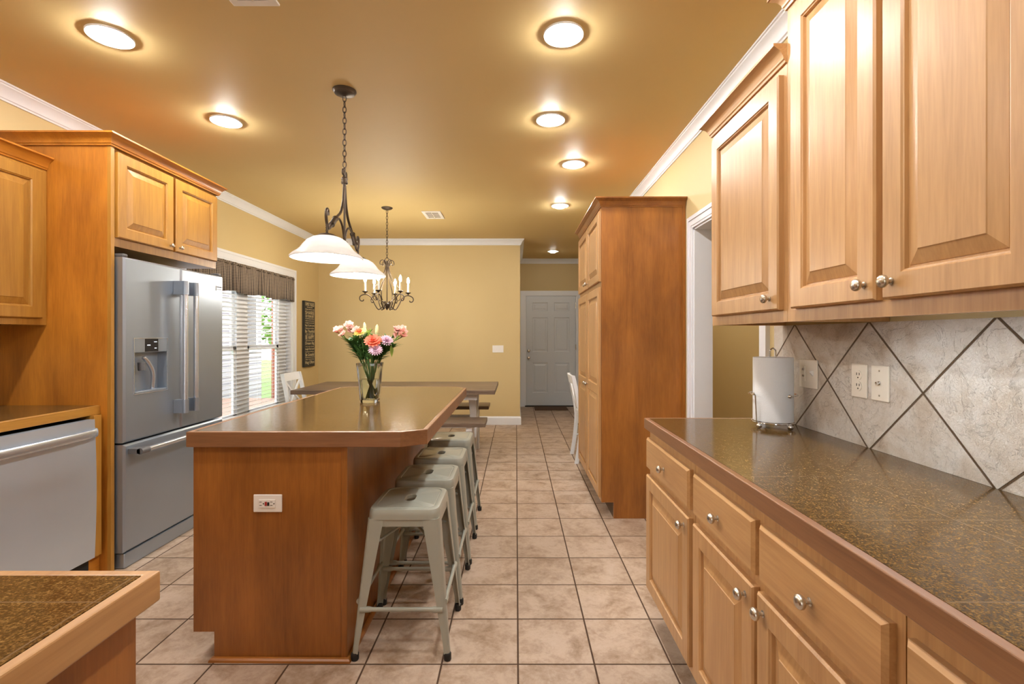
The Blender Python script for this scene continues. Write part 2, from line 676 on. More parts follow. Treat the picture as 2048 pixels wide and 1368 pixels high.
def lettering(body, size, mat, parent, loc, rot, name='lettering', width=None, height=None, ext=.0006):
    cu = bpy.data.curves.new(name, 'FONT')
    cu.body = body
    cu.size = size
    cu.align_x = 'CENTER'
    cu.align_y = 'CENTER'
    cu.extrude = ext
    tmp = bpy.data.objects.new(name, cu)
    COL.objects.link(tmp)
    dg = bpy.context.evaluated_depsgraph_get()
    me = bpy.data.meshes.new_from_object(tmp.evaluated_get(dg))
    bpy.data.objects.remove(tmp)
    bpy.data.curves.remove(cu)
    xs = [v.co.x for v in me.vertices]; ys = [v.co.y for v in me.vertices]
    sx = width / (max(xs) - min(xs)) if width else 1
    sy = height / (max(ys) - min(ys)) if height else 1
    cx, cy = (max(xs) + min(xs)) / 2, (max(ys) + min(ys)) / 2
    R = Matrix(rot)
    off = Vector(loc) - wloc(parent)
    for v in me.vertices:
        v.co = R @ Vector(((v.co.x - cx) * sx, (v.co.y - cy) * sy, v.co.z)) + off
    me.materials.clear()
    me.materials.append(mat)
    me.name = name
    o = bpy.data.objects.new(name, me)
    COL.objects.link(o)
    o.parent = parent
    return o


# ================================================================== THE SETTING
XL, XR, YB, YH, YF, H = -2.91, 1.215, 7.12, 8.95, -2.6, 2.73
XHALL = .06        # left side of the hallway
WT = .12           # wall thickness
SX1 = 2.5          # side room

struct(MB().box(XL - WT, SX1 + .1, YF - .1, YH + .1, -.1, 0).build('floor', M['floor']))
struct(MB().box(XL - WT, SX1 + .1, YF - .1, YH + .1, H, H + .1).build('ceiling', M['mustard_ceiling']))
# left wall with the double window opening
WY0, WY1, WZ0, WZ1 = 4.20, 6.27, .42, 2.07
mb = MB()
mb.box(XL - WT, XL, YF - .1, WY0, 0, H).box(XL - WT, XL, WY1, YB + WT, 0, H)
mb.box(XL - WT, XL, WY0, WY1, 0, WZ0).box(XL - WT, XL, WY0, WY1, WZ1, H)
struct(mb.build('wall_left', M['mustard']))
struct(MB().prism([(XL, YB), (XHALL, YB), (XHALL, YH), (XL, YH)], 0, H).build('wall_back', M['mustard']))
DX0, DX1, DZ = .165, 1.128, 2.055
mb = MB()
mb.box(XL, DX0, YH, YH + .1, 0, H).box(DX1, SX1, YH, YH + .1, 0, H).box(DX0, DX1, YH, YH + .1, DZ, H)
mb.box(DX0, DX1, YH + .09, YH + .1, 0, DZ)
struct(mb.build('wall_hall', M['mustard']))
# right wall with the cased opening
OY0, OY1, OZ = 2.393, 3.30, 2.046
mb = MB()
mb.box(XR, XR + WT, YF - .1, OY0, 0, H).box(XR, XR + WT, OY1, YH, 0, H).box(XR, XR + WT, OY0, OY1, OZ, H)
struct(mb.build('wall_right', M['mustard']))
mb = MB()
mb.box(XL, -1.9, YF - .1, YF, 0, H).box(-.97, SX1, YF - .1, YF, 0, H).box(-1.9, -.97, YF - .1, YF, 2.1, H)
struct(mb.build('wall_front', M['mustard']))
mb = MB()
mb.box(SX1, SX1 + .1, YF, YH, 0, H).box(XR + WT, SX1, 6.4, 6.5, 0, H).box(XR + WT, SX1, .9, 1.0, 0, H)
struct(mb.build('wall_side', M['mustard']))

# crown moulding round the whole room, one run
cp = [(0, H - .088), (.008, H - .088), (.010, H - .078), (.016, H - .074), (.020, H - .060), (.030, H - .042),
      (.046, H - .024), (.052, H - .020), (.054, H - .012), (.060, H - .010), (.060, H), (0, H)]
mb = MB()
molding(mb, [(XL, YF), (XL, YB), (XHALL, YB), (XHALL, YH), (XR, YH), (XR, YF)], cp)
struct(mb.build('trim_1', M['white_trim'], smooth=30))
bp = [(0, 0), (.016, 0), (.016, .10), (.012, .112), (.006, .118), (.004, .124), (0, .124)]
mb = MB()
molding(mb, [(XL, 3.66), (XL, YB), (XHALL, YB), (XHALL, YH), (.085, YH)], bp)
struct(mb.build('baseboard_back', M['white_trim']))
mb = MB()
molding(mb, [(XR, YH - .02), (XR, 4.64)], bp)
struct(mb.build('baseboard_right', M['white_trim']))


def casing_x(mb, x, sgn, y0, y1, z0, z1, w=.085, foot=True):
    """casing round an opening on a wall facing sgn*X; y0..y1, z up to z1"""
    d = sgn
    def b(ya, yb, za, zb, t):
        xs = sorted((x, x + d * t))
        mb.box(xs[0], xs[1], ya, yb, za, zb)
    for (o, e, t) in ((0, .016, .012), (.016, w - .026, .016), (w - .026, w, .022)):
        b(y0 - e, y0 - o, z0, z1 + e, t)
        b(y1 + o, y1 + e, z0, z1 + e, t)
        b(y0 - o, y1 + o, z1 + o, z1 + e, t)


# cased opening in the right wall
mb = MB()
casing_x(mb, XR, -1, OY0, OY1, 0, OZ, .080)
mb.box(XR - .002, XR + WT + .002, OY1 - .014, OY1, 0, OZ)
mb.box(XR - .002, XR + WT + .002, OY0, OY0 + .014, 0, OZ)
mb.box(XR - .002, XR + WT + .002, OY0, OY1, OZ - .014, OZ)
struct(mb.build('trim_2', M['white_trim']))
# hall door casing
mb = MB()
w = .085
for (o, e, t) in ((0, .016, .012), (.016, w - .026, .016), (w - .026, w, .022)):
    mb.box(DX0 - e, DX0 - o, YH - t, YH, 0, DZ + e)
    mb.box(DX1 + o, DX1 + e, YH - t, YH, 0, DZ + e)
    mb.box(DX0 - o, DX1 + o, YH - t, YH, DZ + o, DZ + e)
struct(mb.build('trim_3', M['white_trim']))

# hall door
mb = MB()
lw, lh = .917, 2.025
o1 = [(.115, .400), (.517, .802)]
panel_door(mb, (.188, YH + .045, .020), (1, 0, 0), (0, 0, 1), (0, -1, 0), lw, lh, .044,
           o1, [(.235, .79), (.99, 1.63), (1.745, 1.905)], MOLDED, .002)
d = struct(mb.build('door_1', M['door_paint']))
mb = MB()
mb.box(DX0, .186, YH - .004, YH + .088, 0, DZ).box(1.107, DX1, YH - .004, YH + .088, 0, DZ).box(DX0, DX1, YH - .004, YH + .088, 2.047, DZ)
mb.build('jamb', M['white_trim'], d)
kc = MB()
kc.lathe([(.026, 0), (.026, .004), (.012, .008), (.011, .03), (.026, .042), (.028, .052), (.020, .062), (0, .065)], (.235, YH, .90), (0, -1, 0), 18)
kc.build('door_knob', M['nickel'], d, 40)
kc = MB()
kc.lathe([(.028, 0), (.028, .008), (.022, .014), (.012, .016), (.012, .022), (0, .023)], (.235, YH, 1.03), (0, -1, 0), 18)
kc.build('deadbolt', M['nickel'], d, 40)
for z in (.25, 1.05, 1.82):
    MB().box(1.098, 1.112, YH - .012, YH + .002, z, z + .10).build('hinge', M['nickel'], d)
MB().box(DX0, DX1, YH - .03, YH + .08, 0, .018).build('threshold', M['dark_gap'], d)

# window in the left wall: frame, mullion, four sashes
mb = MB()
xo, xi = XL - WT, XL
mb.box(xo, xi, WY0, WY0 + .02, WZ0, WZ1).box(xo, xi, WY1 - .02, WY1, WZ0, WZ1)
mb.box(xo, xi, WY0, WY1, WZ1 - .02, WZ1).box(xo, xi + .02, WY0, WY1, WZ0 - .02, WZ0 + .012)
mb.box(xo + .005, xo + .055, 6.06, WY1 - .01, WZ0, WZ1)
win = struct(mb.build('window_1', M['white_trim']))
MB().box(xo + .005, xo + .06, 5.14, 5.35, WZ0, WZ1).build('mullion', M['white_trim'], win)
for (a, b) in ((WY0 + .02, 5.14), (5.35, 6.06)):
    for (za, zb, dx) in ((WZ0 + .012, 1.20, .03), (1.15, WZ1 - .02, .01)):
        m2 = MB()
        x0, x1 = xo + dx, xo + dx + .022
        m2.box(x0, x1, a, a + .045, za, zb).box(x0, x1, b - .045, b, za, zb)
        m2.box(x0, x1, a, b, za, za + .05).box(x0, x1, a, b, zb - .05, zb)
        sash = m2.build('sash', M['white_trim'], win)
        MB().box(x0 + .009, x0 + .013, a + .045, b - .045, za + .05, zb - .05).build('pane', M['pane'], sash)
mb = MB()
casing_x(mb, XL, 1, WY0, WY1, WZ0 - .02, WZ1, .095)
mb.box(XL, XL + .05, WY0 - .11, WY1 + .11, WZ0 - .045, WZ0 - .02)
mb.box(XL, XL + .018, WY0 - .095, WY1 + .095, WZ0 - .13, WZ0 - .045)
struct(mb.build('trim_4', M['white_trim']))
# unseen glazed opening added behind the camera to let in fill light
mb = MB()
mb.box(-1.9, -1.84, YF - .08, YF - .02, 0, 2.1)
mb.box(-1.03, -.97, YF - .08, YF - .02, 0, 2.1).box(-1.9, -.97, YF - .08, YF - .02, 2.04, 2.1).box(-1.9, -.97, YF - .08, YF - .02, 0, .05)
w2 = struct(mb.build('window_2', M['white_trim']))
MB().box(-1.84, -1.03, YF - .052, YF - .048, .05, 2.04).build('pane', M['pane'], w2)

# ================================================================== WINDOW DRESSING
bl = thing('window_blind', 'white horizontal slat blind hanging open in the double window', 'blind', (-2.945, 5.235, WZ0 + .02))
MB().box(-2.965, -2.925, WY0 + .025, WY1 - .025, WZ1 - .06, WZ1 - .022).build('head_rail', M['white_plastic'], bl)
mb = MB()
z = WZ0 + .07
while z < WZ1 - .08:
    lo = []
    for yy in (WY0 + .028, WY1 - .028):
        lo.append([(-2.970, yy, z - .0045), (-2.945, yy, z + .0015), (-2.920, yy, z + .0045), (-2.920, yy, z + .0073), (-2.945, yy, z + .0045), (-2.970, yy, z - .0017)])
    mb.loft(lo)
    z += .0445
mb.build('slats', M['slat'], bl)
MB().box(-2.970, -2.920, WY0 + .028, WY1 - .028, WZ0 + .022, WZ0 + .045).build('bottom_rail', M['white_plastic'], bl)
for yy in (4.45, 5.02, 5.55, 5.95):
    mb = MB()
    for dx in (-2.969, -2.921):
        mb.tube([(dx, yy, WZ0 + .04), (dx, yy, WZ1 - .06)], .0012, 4)
    mb.build('ladder_cord', M['white_plastic'], bl)

va = thing('window_valance', 'brown and black checked ruffled valance across the top of the window', 'curtain', (-2.87, 5.235, 1.75))
mb = MB()
ny = 240
rows = [(2.062, .3), (2.052, .8), (2.035, .35), (2.018, .55), (1.95, .8), (1.86, 1.0), (1.755, 1.15)]
grid = []
for (zz, amp) in rows:
    line = []
    for i in range(ny + 1):
        u = i / ny
        y = WY0 + .005 + u * (WY1 - WY0 - .01)
        wv = math.sin(u * 88 + 1.6 * math.sin(u * 19) + .8 * math.sin(u * 41)) * .026 + math.sin(u * 197 + 1.2) * .007
        zoff = .012 * math.sin(u * 23) if zz < 1.8 else 0
        line.append((-2.872 + wv * amp, y, zz + zoff))
    grid.append(line)
for k in range(len(rows) - 1):
    b = len(mb.v)
    mb.v += [Vector(p) for p in grid[k]] + [Vector(p) for p in grid[k + 1]]
    mb.f += [(b + i, b + i + 1, b + ny + 2 + i, b + ny + 1 + i) for i in range(ny)]
cl = mb.build('cloth', M['gingham'], va, 60)
sm = cl.modifiers.new('solid', 'SOLIDIFY'); sm.thickness = .0015
MB().tube([(-2.872, WY0 + .002, 2.035), (-2.872, WY1 - .002, 2.035)], .006, 8).build('rod', M['bronze'], va)

# ================================================================== OUTSIDE
tag(MB().box(-30, XL - WT - .02, -12, 34, -.5, -.4).build('lawn', plain('grass', (.10, .19, .035), .9, var=.4, nscale=14)),
    'green lawn outside beyond the blinds', 'lawn', kind='stuff')


def siding_mat():
    t = NT('pale_lap_siding')
    s = t.n('SeparateXYZ'); t.put(s.inputs[0], t.coord())
    g = grid_lines(t, s.outputs[2], 0, .14, .02)
    t.base(t.mix(g, (.26, .255, .29), (.09, .085, .11)))
    t.set(rough=.7)
    return t.m


nh = thing('exterior_house', 'pale siding house outside seen through the blinds', 'house', (-7.0, 8.5, -.4))
MB().box(-9, -6.9, 2, 13.1, -.4, 3.6).build('siding_wall', siding_mat(), nh)
MB().box(-9.3, -6.85, 1.8, 13.3, 3.6, 3.7).build('eave', M['white_trim'], nh)
wf = MB().box(-6.93, -6.86, 11.7, 12.85, .9, 2.4).build('window_frame', M['white_trim'], nh)
MB().box(-6.88, -6.85, 11.80, 12.22, 1.0, 2.3).box(-6.88, -6.85, 12.32, 12.75, 1.0, 2.3).build('pane', M['black_plastic'], wf)


def brick_mat():
    t = NT('red_brick')
    b = t.n('TexBrick')
    t.put(b.inputs['Vector'], t.coord((1, 1, 1)))
    b.inputs['Color1'].default_value = (.32, .10, .06, 1); b.inputs['Color2'].default_value = (.24, .075, .05, 1)
    b.inputs['Mortar'].default_value = (.40, .36, .32, 1)
    b.inputs['Scale'].default_value = 4.5
    t.base(b.outputs[0]); t.set(rough=.9)
    return t.m


tag(MB().box(-5.64, -5.42, 11.15, 11.40, -.398, 3.6).build('brick_column', brick_mat()), 'red brick porch column outside at the right of the window', 'column')
tag(MB().box(-6.88, -4.2, 5.5, 11.1, -.4, -.12).build('porch_slab', plain('brown_porch', (.26, .17, .13), .8, var=.2, nscale=6)),
    'low brown porch slab outside below the pale house', 'porch')
tr = thing('tree', 'leafy green tree outside between the house and the brick column', 'tree', (-9.2, 17, -.4))
MB().tube([(-9.2, 17, -.385), (-9.15, 17, 1.2), (-9.3, 17.1, 2.6)], [.12, .10, .07], 10).build('trunk', plain('bark', (.12, .08, .05), .9), tr)
mb = MB()
rnd = random.Random(3)
for i in range(1500):
    a, b_, rr = rnd.uniform(0, 2 * PI), math.acos(rnd.uniform(-1, 1)), rnd.uniform(.6, 1) * 1.9
    c = Vector((-9.2 + rr * math.sin(b_) * math.cos(a), 17 + rr * math.sin(b_) * math.sin(a), 2.7 + rr * math.cos(b_)))
    q = Vector((rnd.uniform(-1, 1), rnd.uniform(-1, 1), rnd.uniform(-1, 1))).normalized()
    r1 = q.orthogonal().normalized() * .13
    r2 = q.cross(r1).normalized() * .07
    mb.add([c - r1, c + r2, c + r1, c - r2], [(0, 1, 2, 3)])
mb.build('foliage', plain('tree_leaf', (.13, .28, .05), .7, var=.4, nscale=3), tr)

# ================================================================== RIGHT: base cabinets, counter, uppers
FX = .622    # face frame plane
DXR = .602   # drawer / door front plane
CT = .926    # counter height


def right_base(y0, y1, label, drawers, doors, end=False):
    t = thing('base_cabinet', label, 'cabinet', (.92, (y0 + y1) / 2, 0), 'base cabinets under the right counter')
    MB().box(FX, XR - .003, y0 + .0015, y1 - .0015, .115, .8775).build('carcass', M['honey_z'], t)
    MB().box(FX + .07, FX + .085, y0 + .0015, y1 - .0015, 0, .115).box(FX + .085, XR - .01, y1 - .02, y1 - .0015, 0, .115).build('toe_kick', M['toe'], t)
    th = FX - DXR
    for (a, b, ky) in drawers:
        m = MB()
        panel_door(m, (FX, b, .700), (0, -1, 0), (0, 0, 1), (-1, 0, 0), b - a, .140, th, [], [], ch=.008)
        o = m.build('drawer', M['honey_y'], t)
        knob_mb((DXR, ky if ky else (a + b) / 2, .765), (-1, 0, 0)).build('knob', M['nickel'], o, 50)
    for (a, b, ky) in doors:
        m = MB()
        panel_door(m, (FX, b, .148), (0, -1, 0), (0, 0, 1), (-1, 0, 0), b - a, .522, th, [(.058, b - a - .058)], [(.058, .464)])
        o = m.build('door', M['honey_z'], t)
        knob_mb((DXR, ky, .632), (-1, 0, 0)).build('knob', M['nickel'], o, 50)
    return t


right_base(1.672, 2.244, 'honey maple base cabinet at the far end of the right counter, single drawer and door',
           [(1.695, 2.240, 1.97)], [(1.695, 2.240, 1.735)])
right_base(.770, 1.672, 'honey maple base cabinet in the middle of the right counter, two drawers over two doors',
           [(1.232, 1.652, None), (.790, 1.205, .99)], [(1.232, 1.652, 1.270), (.790, 1.212, 1.178)])
right_base(-.20, .770, 'honey maple base cabinet under the right counter, cut by the lower right corner',
           [(.30, .752, None), (-.18, .27, None)], [(.30, .752, .345), (-.18, .27, .225)])

ct = thing('countertop', 'long brown granite tile countertop with wood front edge under the paper towel holder', 'countertop', (.9, 1.0, .878))
MB().box(.620, XR - .003, -.25, 2.245, .8785, CT).build('granite_top', M['granite'], ct)
MB().prism([(.5996, -.25), (.620, -.25), (.620, 2.245), (XR - .003, 2.245), (XR - .003, 2.264), (.5996, 2.264)], .8785, CT).build('wood_edge', M['edge_y'], ct, bevel=.0025)

bs = MB().box(XR - .009, XR - .0005, -.25, 2.259, CT + .0005, 1.3555).build('backsplash', M['slate'])
tag(bs, 'grey beige slate tiles set in diamonds on the wall above the right counter', 'backsplash')

UX, UD, UB = .890, .868, 1.356


def upper_crown(mb, path, zb, p=.045, h=.062):
    prof = [(0, zb), (.006, zb), (.008, zb + .008), (.012, zb + .012), (.014, zb + .022), (.024, zb + h * .62),
            (p - .008, zb + h - .014), (p - .004, zb + h - .010), (p, zb + h - .009), (p, zb + h), (0, zb + h)]
    return molding(mb, path, prof)


def right_upper(y0, y1, zt, label, doors, path):
    t = thing('wall_cabinet', label, 'cabinet', (1.05, (y0 + y1) / 2, UB), 'wall cabinets on the right')
    m = MB().box(UX, XR - .003, y0 + .001, y1 - .001, UB + .026, zt)
    m.box(UX, UX + .020, y0 + .001, y1 - .001, UB, UB + .026).box(UX + .02, XR - .003, y0 + .001, y0 + .017, UB, UB + .026)
    m.box(UX + .02, XR - .003, y1 - .017, y1 - .001, UB, UB + .026)
    m.build('carcass', M['honey_z'], t)
    m = MB()
    upper_crown(m, path, zt - .022)
    m.build('crown', M['honey_y'], t, 30)
    for (a, b, ky) in doors:
        m = MB()
        dz = zt - .055 - 1.396
        panel_door(m, (UX, b, 1.396), (0, -1, 0), (0, 0, 1), (-1, 0, 0), b - a, dz, UX - UD, [(.058, b - a - .058)], [(.058, dz - .058)])
        o = m.build('door', M['honey_z'], t)
        knob_mb((UD, ky, 1.436), (-1, 0, 0)).build('knob', M['nickel'], o, 50)
    return t


right_upper(1.585, 2.190, 2.230, 'shorter honey maple wall cabinet at the far end above the paper towel', [(1.605, 2.150, 1.655)],
            [(XR - .004, 2.189), (UX, 2.189), (UX, 1.5855)][::-1] if False else [(UX, 1.5865), (UX, 2.189), (XR - .004, 2.189)][::-1])
right_upper(.755, 1.585, 2.400, 'tall honey maple wall cabinet with two doors above the slate backsplash', [(1.172, 1.534, 1.205), (.790, 1.150, 1.118)],
            [(UX, .757), (UX, 1.584), (XR - .004, 1.584)][::-1])
right_upper(-.10, .755, 2.400, 'tall honey maple wall cabinet nearest the camera, past the right edge of the photo', [(.345, .735, .38), (-.08, .325, .29)],
            [(UX, -.099), (UX, .753)][::-1])


for (y0, y1, nm) in ((.85, 1.50, 'slim strip light under the tall wall cabinet above the slate backsplash'), (-.02, .66, 'slim strip light under the wall cabinet past the right edge')):
    t = thing('under_cabinet_light', nm, 'light', (.94, (y0 + y1) / 2, UB + .026), 'strip lights under the wall cabinets')
    MB().box(.916, .966, y0, y1, UB + .010, UB + .0258).build('housing', M['white_plastic'], t)
    MB().box(.921, .961, y0 + .02, y1 - .02, UB + .006, UB + .0098).build('tube', M['bulb_strip'], t)


# wall plates on the backsplash
def plate(name, label, y0, y1, z0, z1, mat):
    t = thing(name, label, 'outlet' if name == 'wall_outlet' else 'wall plate', (XR - .009, (y0 + y1) / 2, (z0 + z1) / 2))
    MB().box(XR - .0155, XR - .0092, y0, y1, z0, z1).build('cover_plate', mat, t, bevel=.0025)
    return t


xp = XR - .0155
p = plate('wall_switch', 'almond double wall plate with switch on slate tile behind the paper towel', 1.928, 2.048, 1.095, 1.212, M['almond'])
mb = MB()
mb.box(xp - .002, xp + .001, 2.004, 2.030, 1.122, 1.186)
mb.build('outlet_face', M['almond'], p, bevel=.001)
mb = MB()
for zz in (1.140, 1.166): mb.box(xp - .0026, xp - .0015, 2.011, 2.0135, zz, zz + .008).box(xp - .0026, xp - .0015, 2.0205, 2.023, zz, zz + .008)
mb.build('slot', M['black_plastic'], p)
MB().add([(xp, 1.949, 1.146), (xp, 1.959, 1.146), (xp, 1.959, 1.168), (xp, 1.949, 1.168), (xp - .012, 1.951, 1.160), (xp - .012, 1.957, 1.160), (xp - .012, 1.957, 1.168), (xp - .012, 1.951, 1.168)],
         [(0, 1, 5, 4), (1, 2, 6, 5), (2, 3, 7, 6), (3, 0, 4, 7), (4, 5, 6, 7)]).build('toggle', M['white_plastic'], p)
p = plate('wall_outlet', 'almond duplex outlet on slate tile, left of the coaxial plate', 1.656, 1.730, 1.094, 1.212, M['almond'])
for zz in (1.134, 1.172):
    mb = MB()
    mb.lathe([(.0165, 0), (.0165, .002), (0, .002)], (xp, 1.693, zz), (-1, 0, 0), 20)
    r_ = mb.build('receptacle', M['almond'], p)
    mb = MB()
    mb.box(xp - .0028, xp - .0015, 1.6985, 1.7005, zz, zz + .009).box(xp - .0028, xp - .0015, 1.6855, 1.6875, zz, zz + .009)
    mb.lathe([(.0025, 0), (.0025, .0028), (0, .0028)], (xp, 1.693, zz - .008), (-1, 0, 0), 8)
    mb.build('slot', M['black_plastic'], r_)
p = plate('coaxial_plate', 'almond cable plate with one round metal jack on slate tile', 1.558, 1.634, 1.094, 1.212, M['almond'])
MB().lathe([(.0065, 0), (.0065, .003), (.0045, .003), (.0045, .012), (.003, .012), (.0005, .010)], (xp, 1.596, 1.153), (-1, 0, 0), 12).build('jack', M['chrome'], p, 40)
for zz in (1.112, 1.194):
    MB().lathe([(.003, 0), (.003, .0012), (0, .0014)], (xp, 1.596, zz), (-1, 0, 0), 10).build('screw', M['nickel'], p)

# paper towel holder + roll
pc = Vector((1.087, 2.045, CT))
ph = thing('paper_towel_holder', 'chrome wire paper towel holder on the far end of the right counter', 'paper towel holder', pc)
mb = MB()
mb.tube([pc + Vector((.082 * math.cos(a), .082 * math.sin(a), .022)) for a in [2 * PI * k / 40 for k in range(40)]], .0026, 8, True)
mb.tube([pc + Vector((-.082, 0, .022)), pc + Vector((.082, 0, .022))], .0022, 8)
mb.tube([pc + Vector((0, -.082, .022)), pc + Vector((0, .082, .022))], .0022, 8)
mb.build('base_ring', M['chrome'], ph, 40)
for a in (-2.7, -1.25, .2, 1.75):
    MB().ball(pc + Vector((.086 * math.cos(a), .086 * math.sin(a), .0115)), .0112, 14).build('foot', M['chrome'], ph, 60)
mb = MB()
mb.tube(crv([pc + Vector(q) for q in ((-.012, 0, .022), (-.012, 0, .20), (-.012, 0, .310), (-.0085, 0, .325), (0, 0, .331), (.0085, 0, .325), (.012, 0, .310), (.012, 0, .20), (.012, 0, .022))], 5), .003, 8)
mb.build('centre_loop', M['chrome'], ph, 40)
mb = MB()
arc = [pc + Vector((.092 * math.cos(a), .092 * math.sin(a), .138)) for a in [math.radians(d_) for d_ in range(-78, 200, 8)]]
mb.tube(arc, .0028, 8)
mb.ball(arc[0], .0085, 12)
mb.tube([pc + Vector((-.084, -.03, .022)), pc + Vector((-.088, -.028, .135)), pc + Vector((-.098, -.034, .146))], .0028, 8)
mb.build('tension_arm', M['chrome'], ph, 40)
mb = MB()
mb.lathe([(.020, .027), (.0765, .027), (.0775, .030), (.0772, .16), (.0775, .290), (.0765, .293), (.020, .293), (.020, .027)], pc, (0, 0, 1), 48)
tag(mb.build('paper_towel_roll', M['paper'], None, 40, loc=(pc.x, pc.y, pc.z + .027)), 'white paper towel roll standing on the chrome wire holder', 'paper towel')

# ================================================================== PANTRY
PX, PD0, PY0, PY1, PZ = .612, .592, 3.466, 4.62, 2.245
pa = thing('pantry_cabinet', 'tall honey maple pantry cabinet with four doors standing beside the cased opening', 'cabinet', (.91, 4.04, 0))
MB().prism([(PX, PY0 + .02), (XR - .003, PY0 + .02), (XR - .003, PY1), (PX, PY1)], .115, PZ).build('carcass', M['honey_z'], pa)
mb = MB()
pts = [(PX + .001, .115), (.700, .115), (.700, 0), (XR - .003, 0), (XR - .003, PZ), (PX + .001, PZ)]
mb.loft([[(x, PY0, z) for x, z in pts], [(x, PY0 + .0195, z) for x, z in pts]])
mb.build('side_panel', M['panel_z'], pa)
MB().box(XR - .022, XR - .003, PY0 - .010, PY0 - .0005, 0, PZ).build('scribe_strip', M['panel_z'], pa)
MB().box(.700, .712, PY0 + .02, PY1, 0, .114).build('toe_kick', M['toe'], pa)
mb = MB()
upper_crown(mb, [(XR - .004, PY0), (PX, PY0), (PX, PY1 + .0)][::-1] if False else [(PX, PY1), (PX, PY0), (XR - .004, PY0)], PZ - .012, .050, .062)
mb.box(PX, XR - .004, PY0, PY1, PZ, PZ + .05)
mb.build('crown', M['panel_y'], pa, 30)
for (a, b, kd) in ((3.480, 4.030, 1), (4.045, 4.595, -1)):
    ky = b - .035 if kd == 1 else a + .035
    mb = MB()
    panel_door(mb, (PX, b, 1.70), (0, -1, 0), (0, 0, 1), (-1, 0, 0), b - a, .505, PX - PD0, [(.058, b - a - .058)], [(.058, .447)])
    o = mb.build('upper_door', M['honey_z'], pa)
    knob_mb((PD0, ky, 1.735), (-1, 0, 0)).build('knob', M['nickel'], o, 50)
    mb = MB()
    panel_door(mb, (PX, b, .148), (0, -1, 0), (0, 0, 1), (-1, 0, 0), b - a, 1.512, PX - PD0, [(.058, b - a - .058)], [(.058, .735), (.800, 1.454)])
    o = mb.build('lower_door', M['honey_z'], pa)
    knob_mb((PD0, ky, .915), (-1, 0, 0)).build('knob', M['nickel'], o, 50)

# ================================================================== LEFT: fridge wall
PY = 2.67
ep = thing('end_panel', 'tall stained wood side panel standing left of the refrigerator', 'panel', (-2.57, PY + .01, 0))
MB().box(XL + .002, -2.256, PY, PY + .02, 0, 2.385).build('veneer_panel', M['amber_panel_z'], ep)
MB().box(-2.2555, -2.236, PY - .002, PY + .022, 0, 2.385).build('front_edge', M['amber_z'], ep)

fc = thing('fridge_cabinet', 'honey maple two-door cabinet above the refrigerator', 'cabinet', (-2.57, 3.16, 1.81))
MB().box(XL + .002, -2.250, PY + .023, 3.624, 1.812, 2.385).build('carcass', M['amber_z'], fc)
mb = MB()
upper_crown(mb, [(XL + .07, PY - .0028), (-2.2352, PY - .0028), (-2.2352, 3.626), (XL + .07, 3.626)], 2.3855 - .026, .045, .065)
mb.box(XL + .002, -2.2355, PY - .0025, 3.626, 2.3857, 2.40)
mb.build('crown', M['amber_panel_y'], fc, 30)
for (a, b, ky) in ((2.712, 3.150, 3.118), (3.172, 3.610, 3.205)):
    mb = MB()
    panel_door(mb, (-2.250, a, 1.862), (0, 1, 0), (0, 0, 1), (1, 0, 0), b - a, .480, .022, [(.058, b - a - .058)], [(.058, .422)])
    o = mb.build('door', M['amber_z'], fc)
    knob_mb((-2.228, ky, 1.892), (1, 0, 0), .013).build('knob', M['nickel'], o, 50)

# refrigerator
FXF = -2.19
fr = thing('refrigerator', 'stainless steel french door refrigerator with a water dispenser between the end panel and the window', 'refrigerator', (-2.5, 3.16, 0))
MB().box(-2.86, -2.262, 2.705, 3.612, .02, 1.735).build('body', M['grey_plastic'], fr)
MB().box(-2.86, -2.195, 2.712, 3.605, .002, .085).build('kick_plate', M['steel'], fr, bevel=.006)
SPL = 3.160
mb = MB()
panel_door(mb, (-2.260, 2.703, .708), (0, 1, 0), (0, 0, 1), (1, 0, 0), SPL - .002 - 2.703, 1.752 - .708, .070,
           [(.067, .330)], [(.266, .506)], [(0, 0), (.002, -.002), (.006, -.055)], .010)
dl = mb.build('door', M['steel'], fr)
mb = MB()
panel_door(mb, (-2.260, SPL + .002, .708), (0, 1, 0), (0, 0, 1), (1, 0, 0), 3.614 - SPL - .002, 1.752 - .708, .070, [], [], ch=.010)
dr = mb.build('door', M['steel'], fr)
for (yy, dd) in ((3.105, dl), (3.207, dr)):
    mb = MB()
    mb.tube([(-2.122, yy, .82), (-2.122, yy, 1.655)], .0155, 16)
    mb.build('handle', M['steel_bright'], dd, 40)
    for (za, zb) in ((.815, .900), (1.575, 1.660)):
        mb = MB()
        mb.lathe([(0.0, 0), (.0185, 0), (.0185, zb - za), (0, zb - za)], (-2.122, yy, za), (0, 0, 1), 18)
        mb.box(-2.1895, -2.122, yy - .016, yy + .016, za, zb)
        mb.build('handle_bracket', M['steel'], dd, 30)
# dispenser
mb = MB()
mb.ring([(2.766, .970), (3.036, .970), (3.036, 1.298), (2.766, 1.298)], [(2.771, .975), (3.031, .975), (3.031, 1.293), (2.771, 1.293)], 0, .004)
mb.v = [Vector((FXF + v.z, v.x, v.y)) for v in mb.v]
mb.build('dispenser_rim', M['steel_bright'], dl)
for (a, b) in ((2.772, 2.849), (2.957, 3.030)):
    MB().box(FXF - .004, FXF + .003, a, b, 1.216, 1.292).build('control_panel', M['steel'], dl)
dsp = MB().box(FXF - .004, FXF + .003, 2.850, 2.956, 1.216, 1.292).build('display', M['black_plastic'], dl)
mb = MB()
mb.box(FXF + .003, FXF + .0036, 2.868, 2.892, 1.252, 1.256)
mb.build('display_mark', M['display'], dl)
for (a, b, c_) in ((2.922, 2.945, 1.272), (2.925, 2.942, 1.234)):
    MB().box(FXF + .003, FXF + .0036, a, b, c_, c_ + .003).build('display_mark', M['display'], dl)
mb = MB()
lp = []
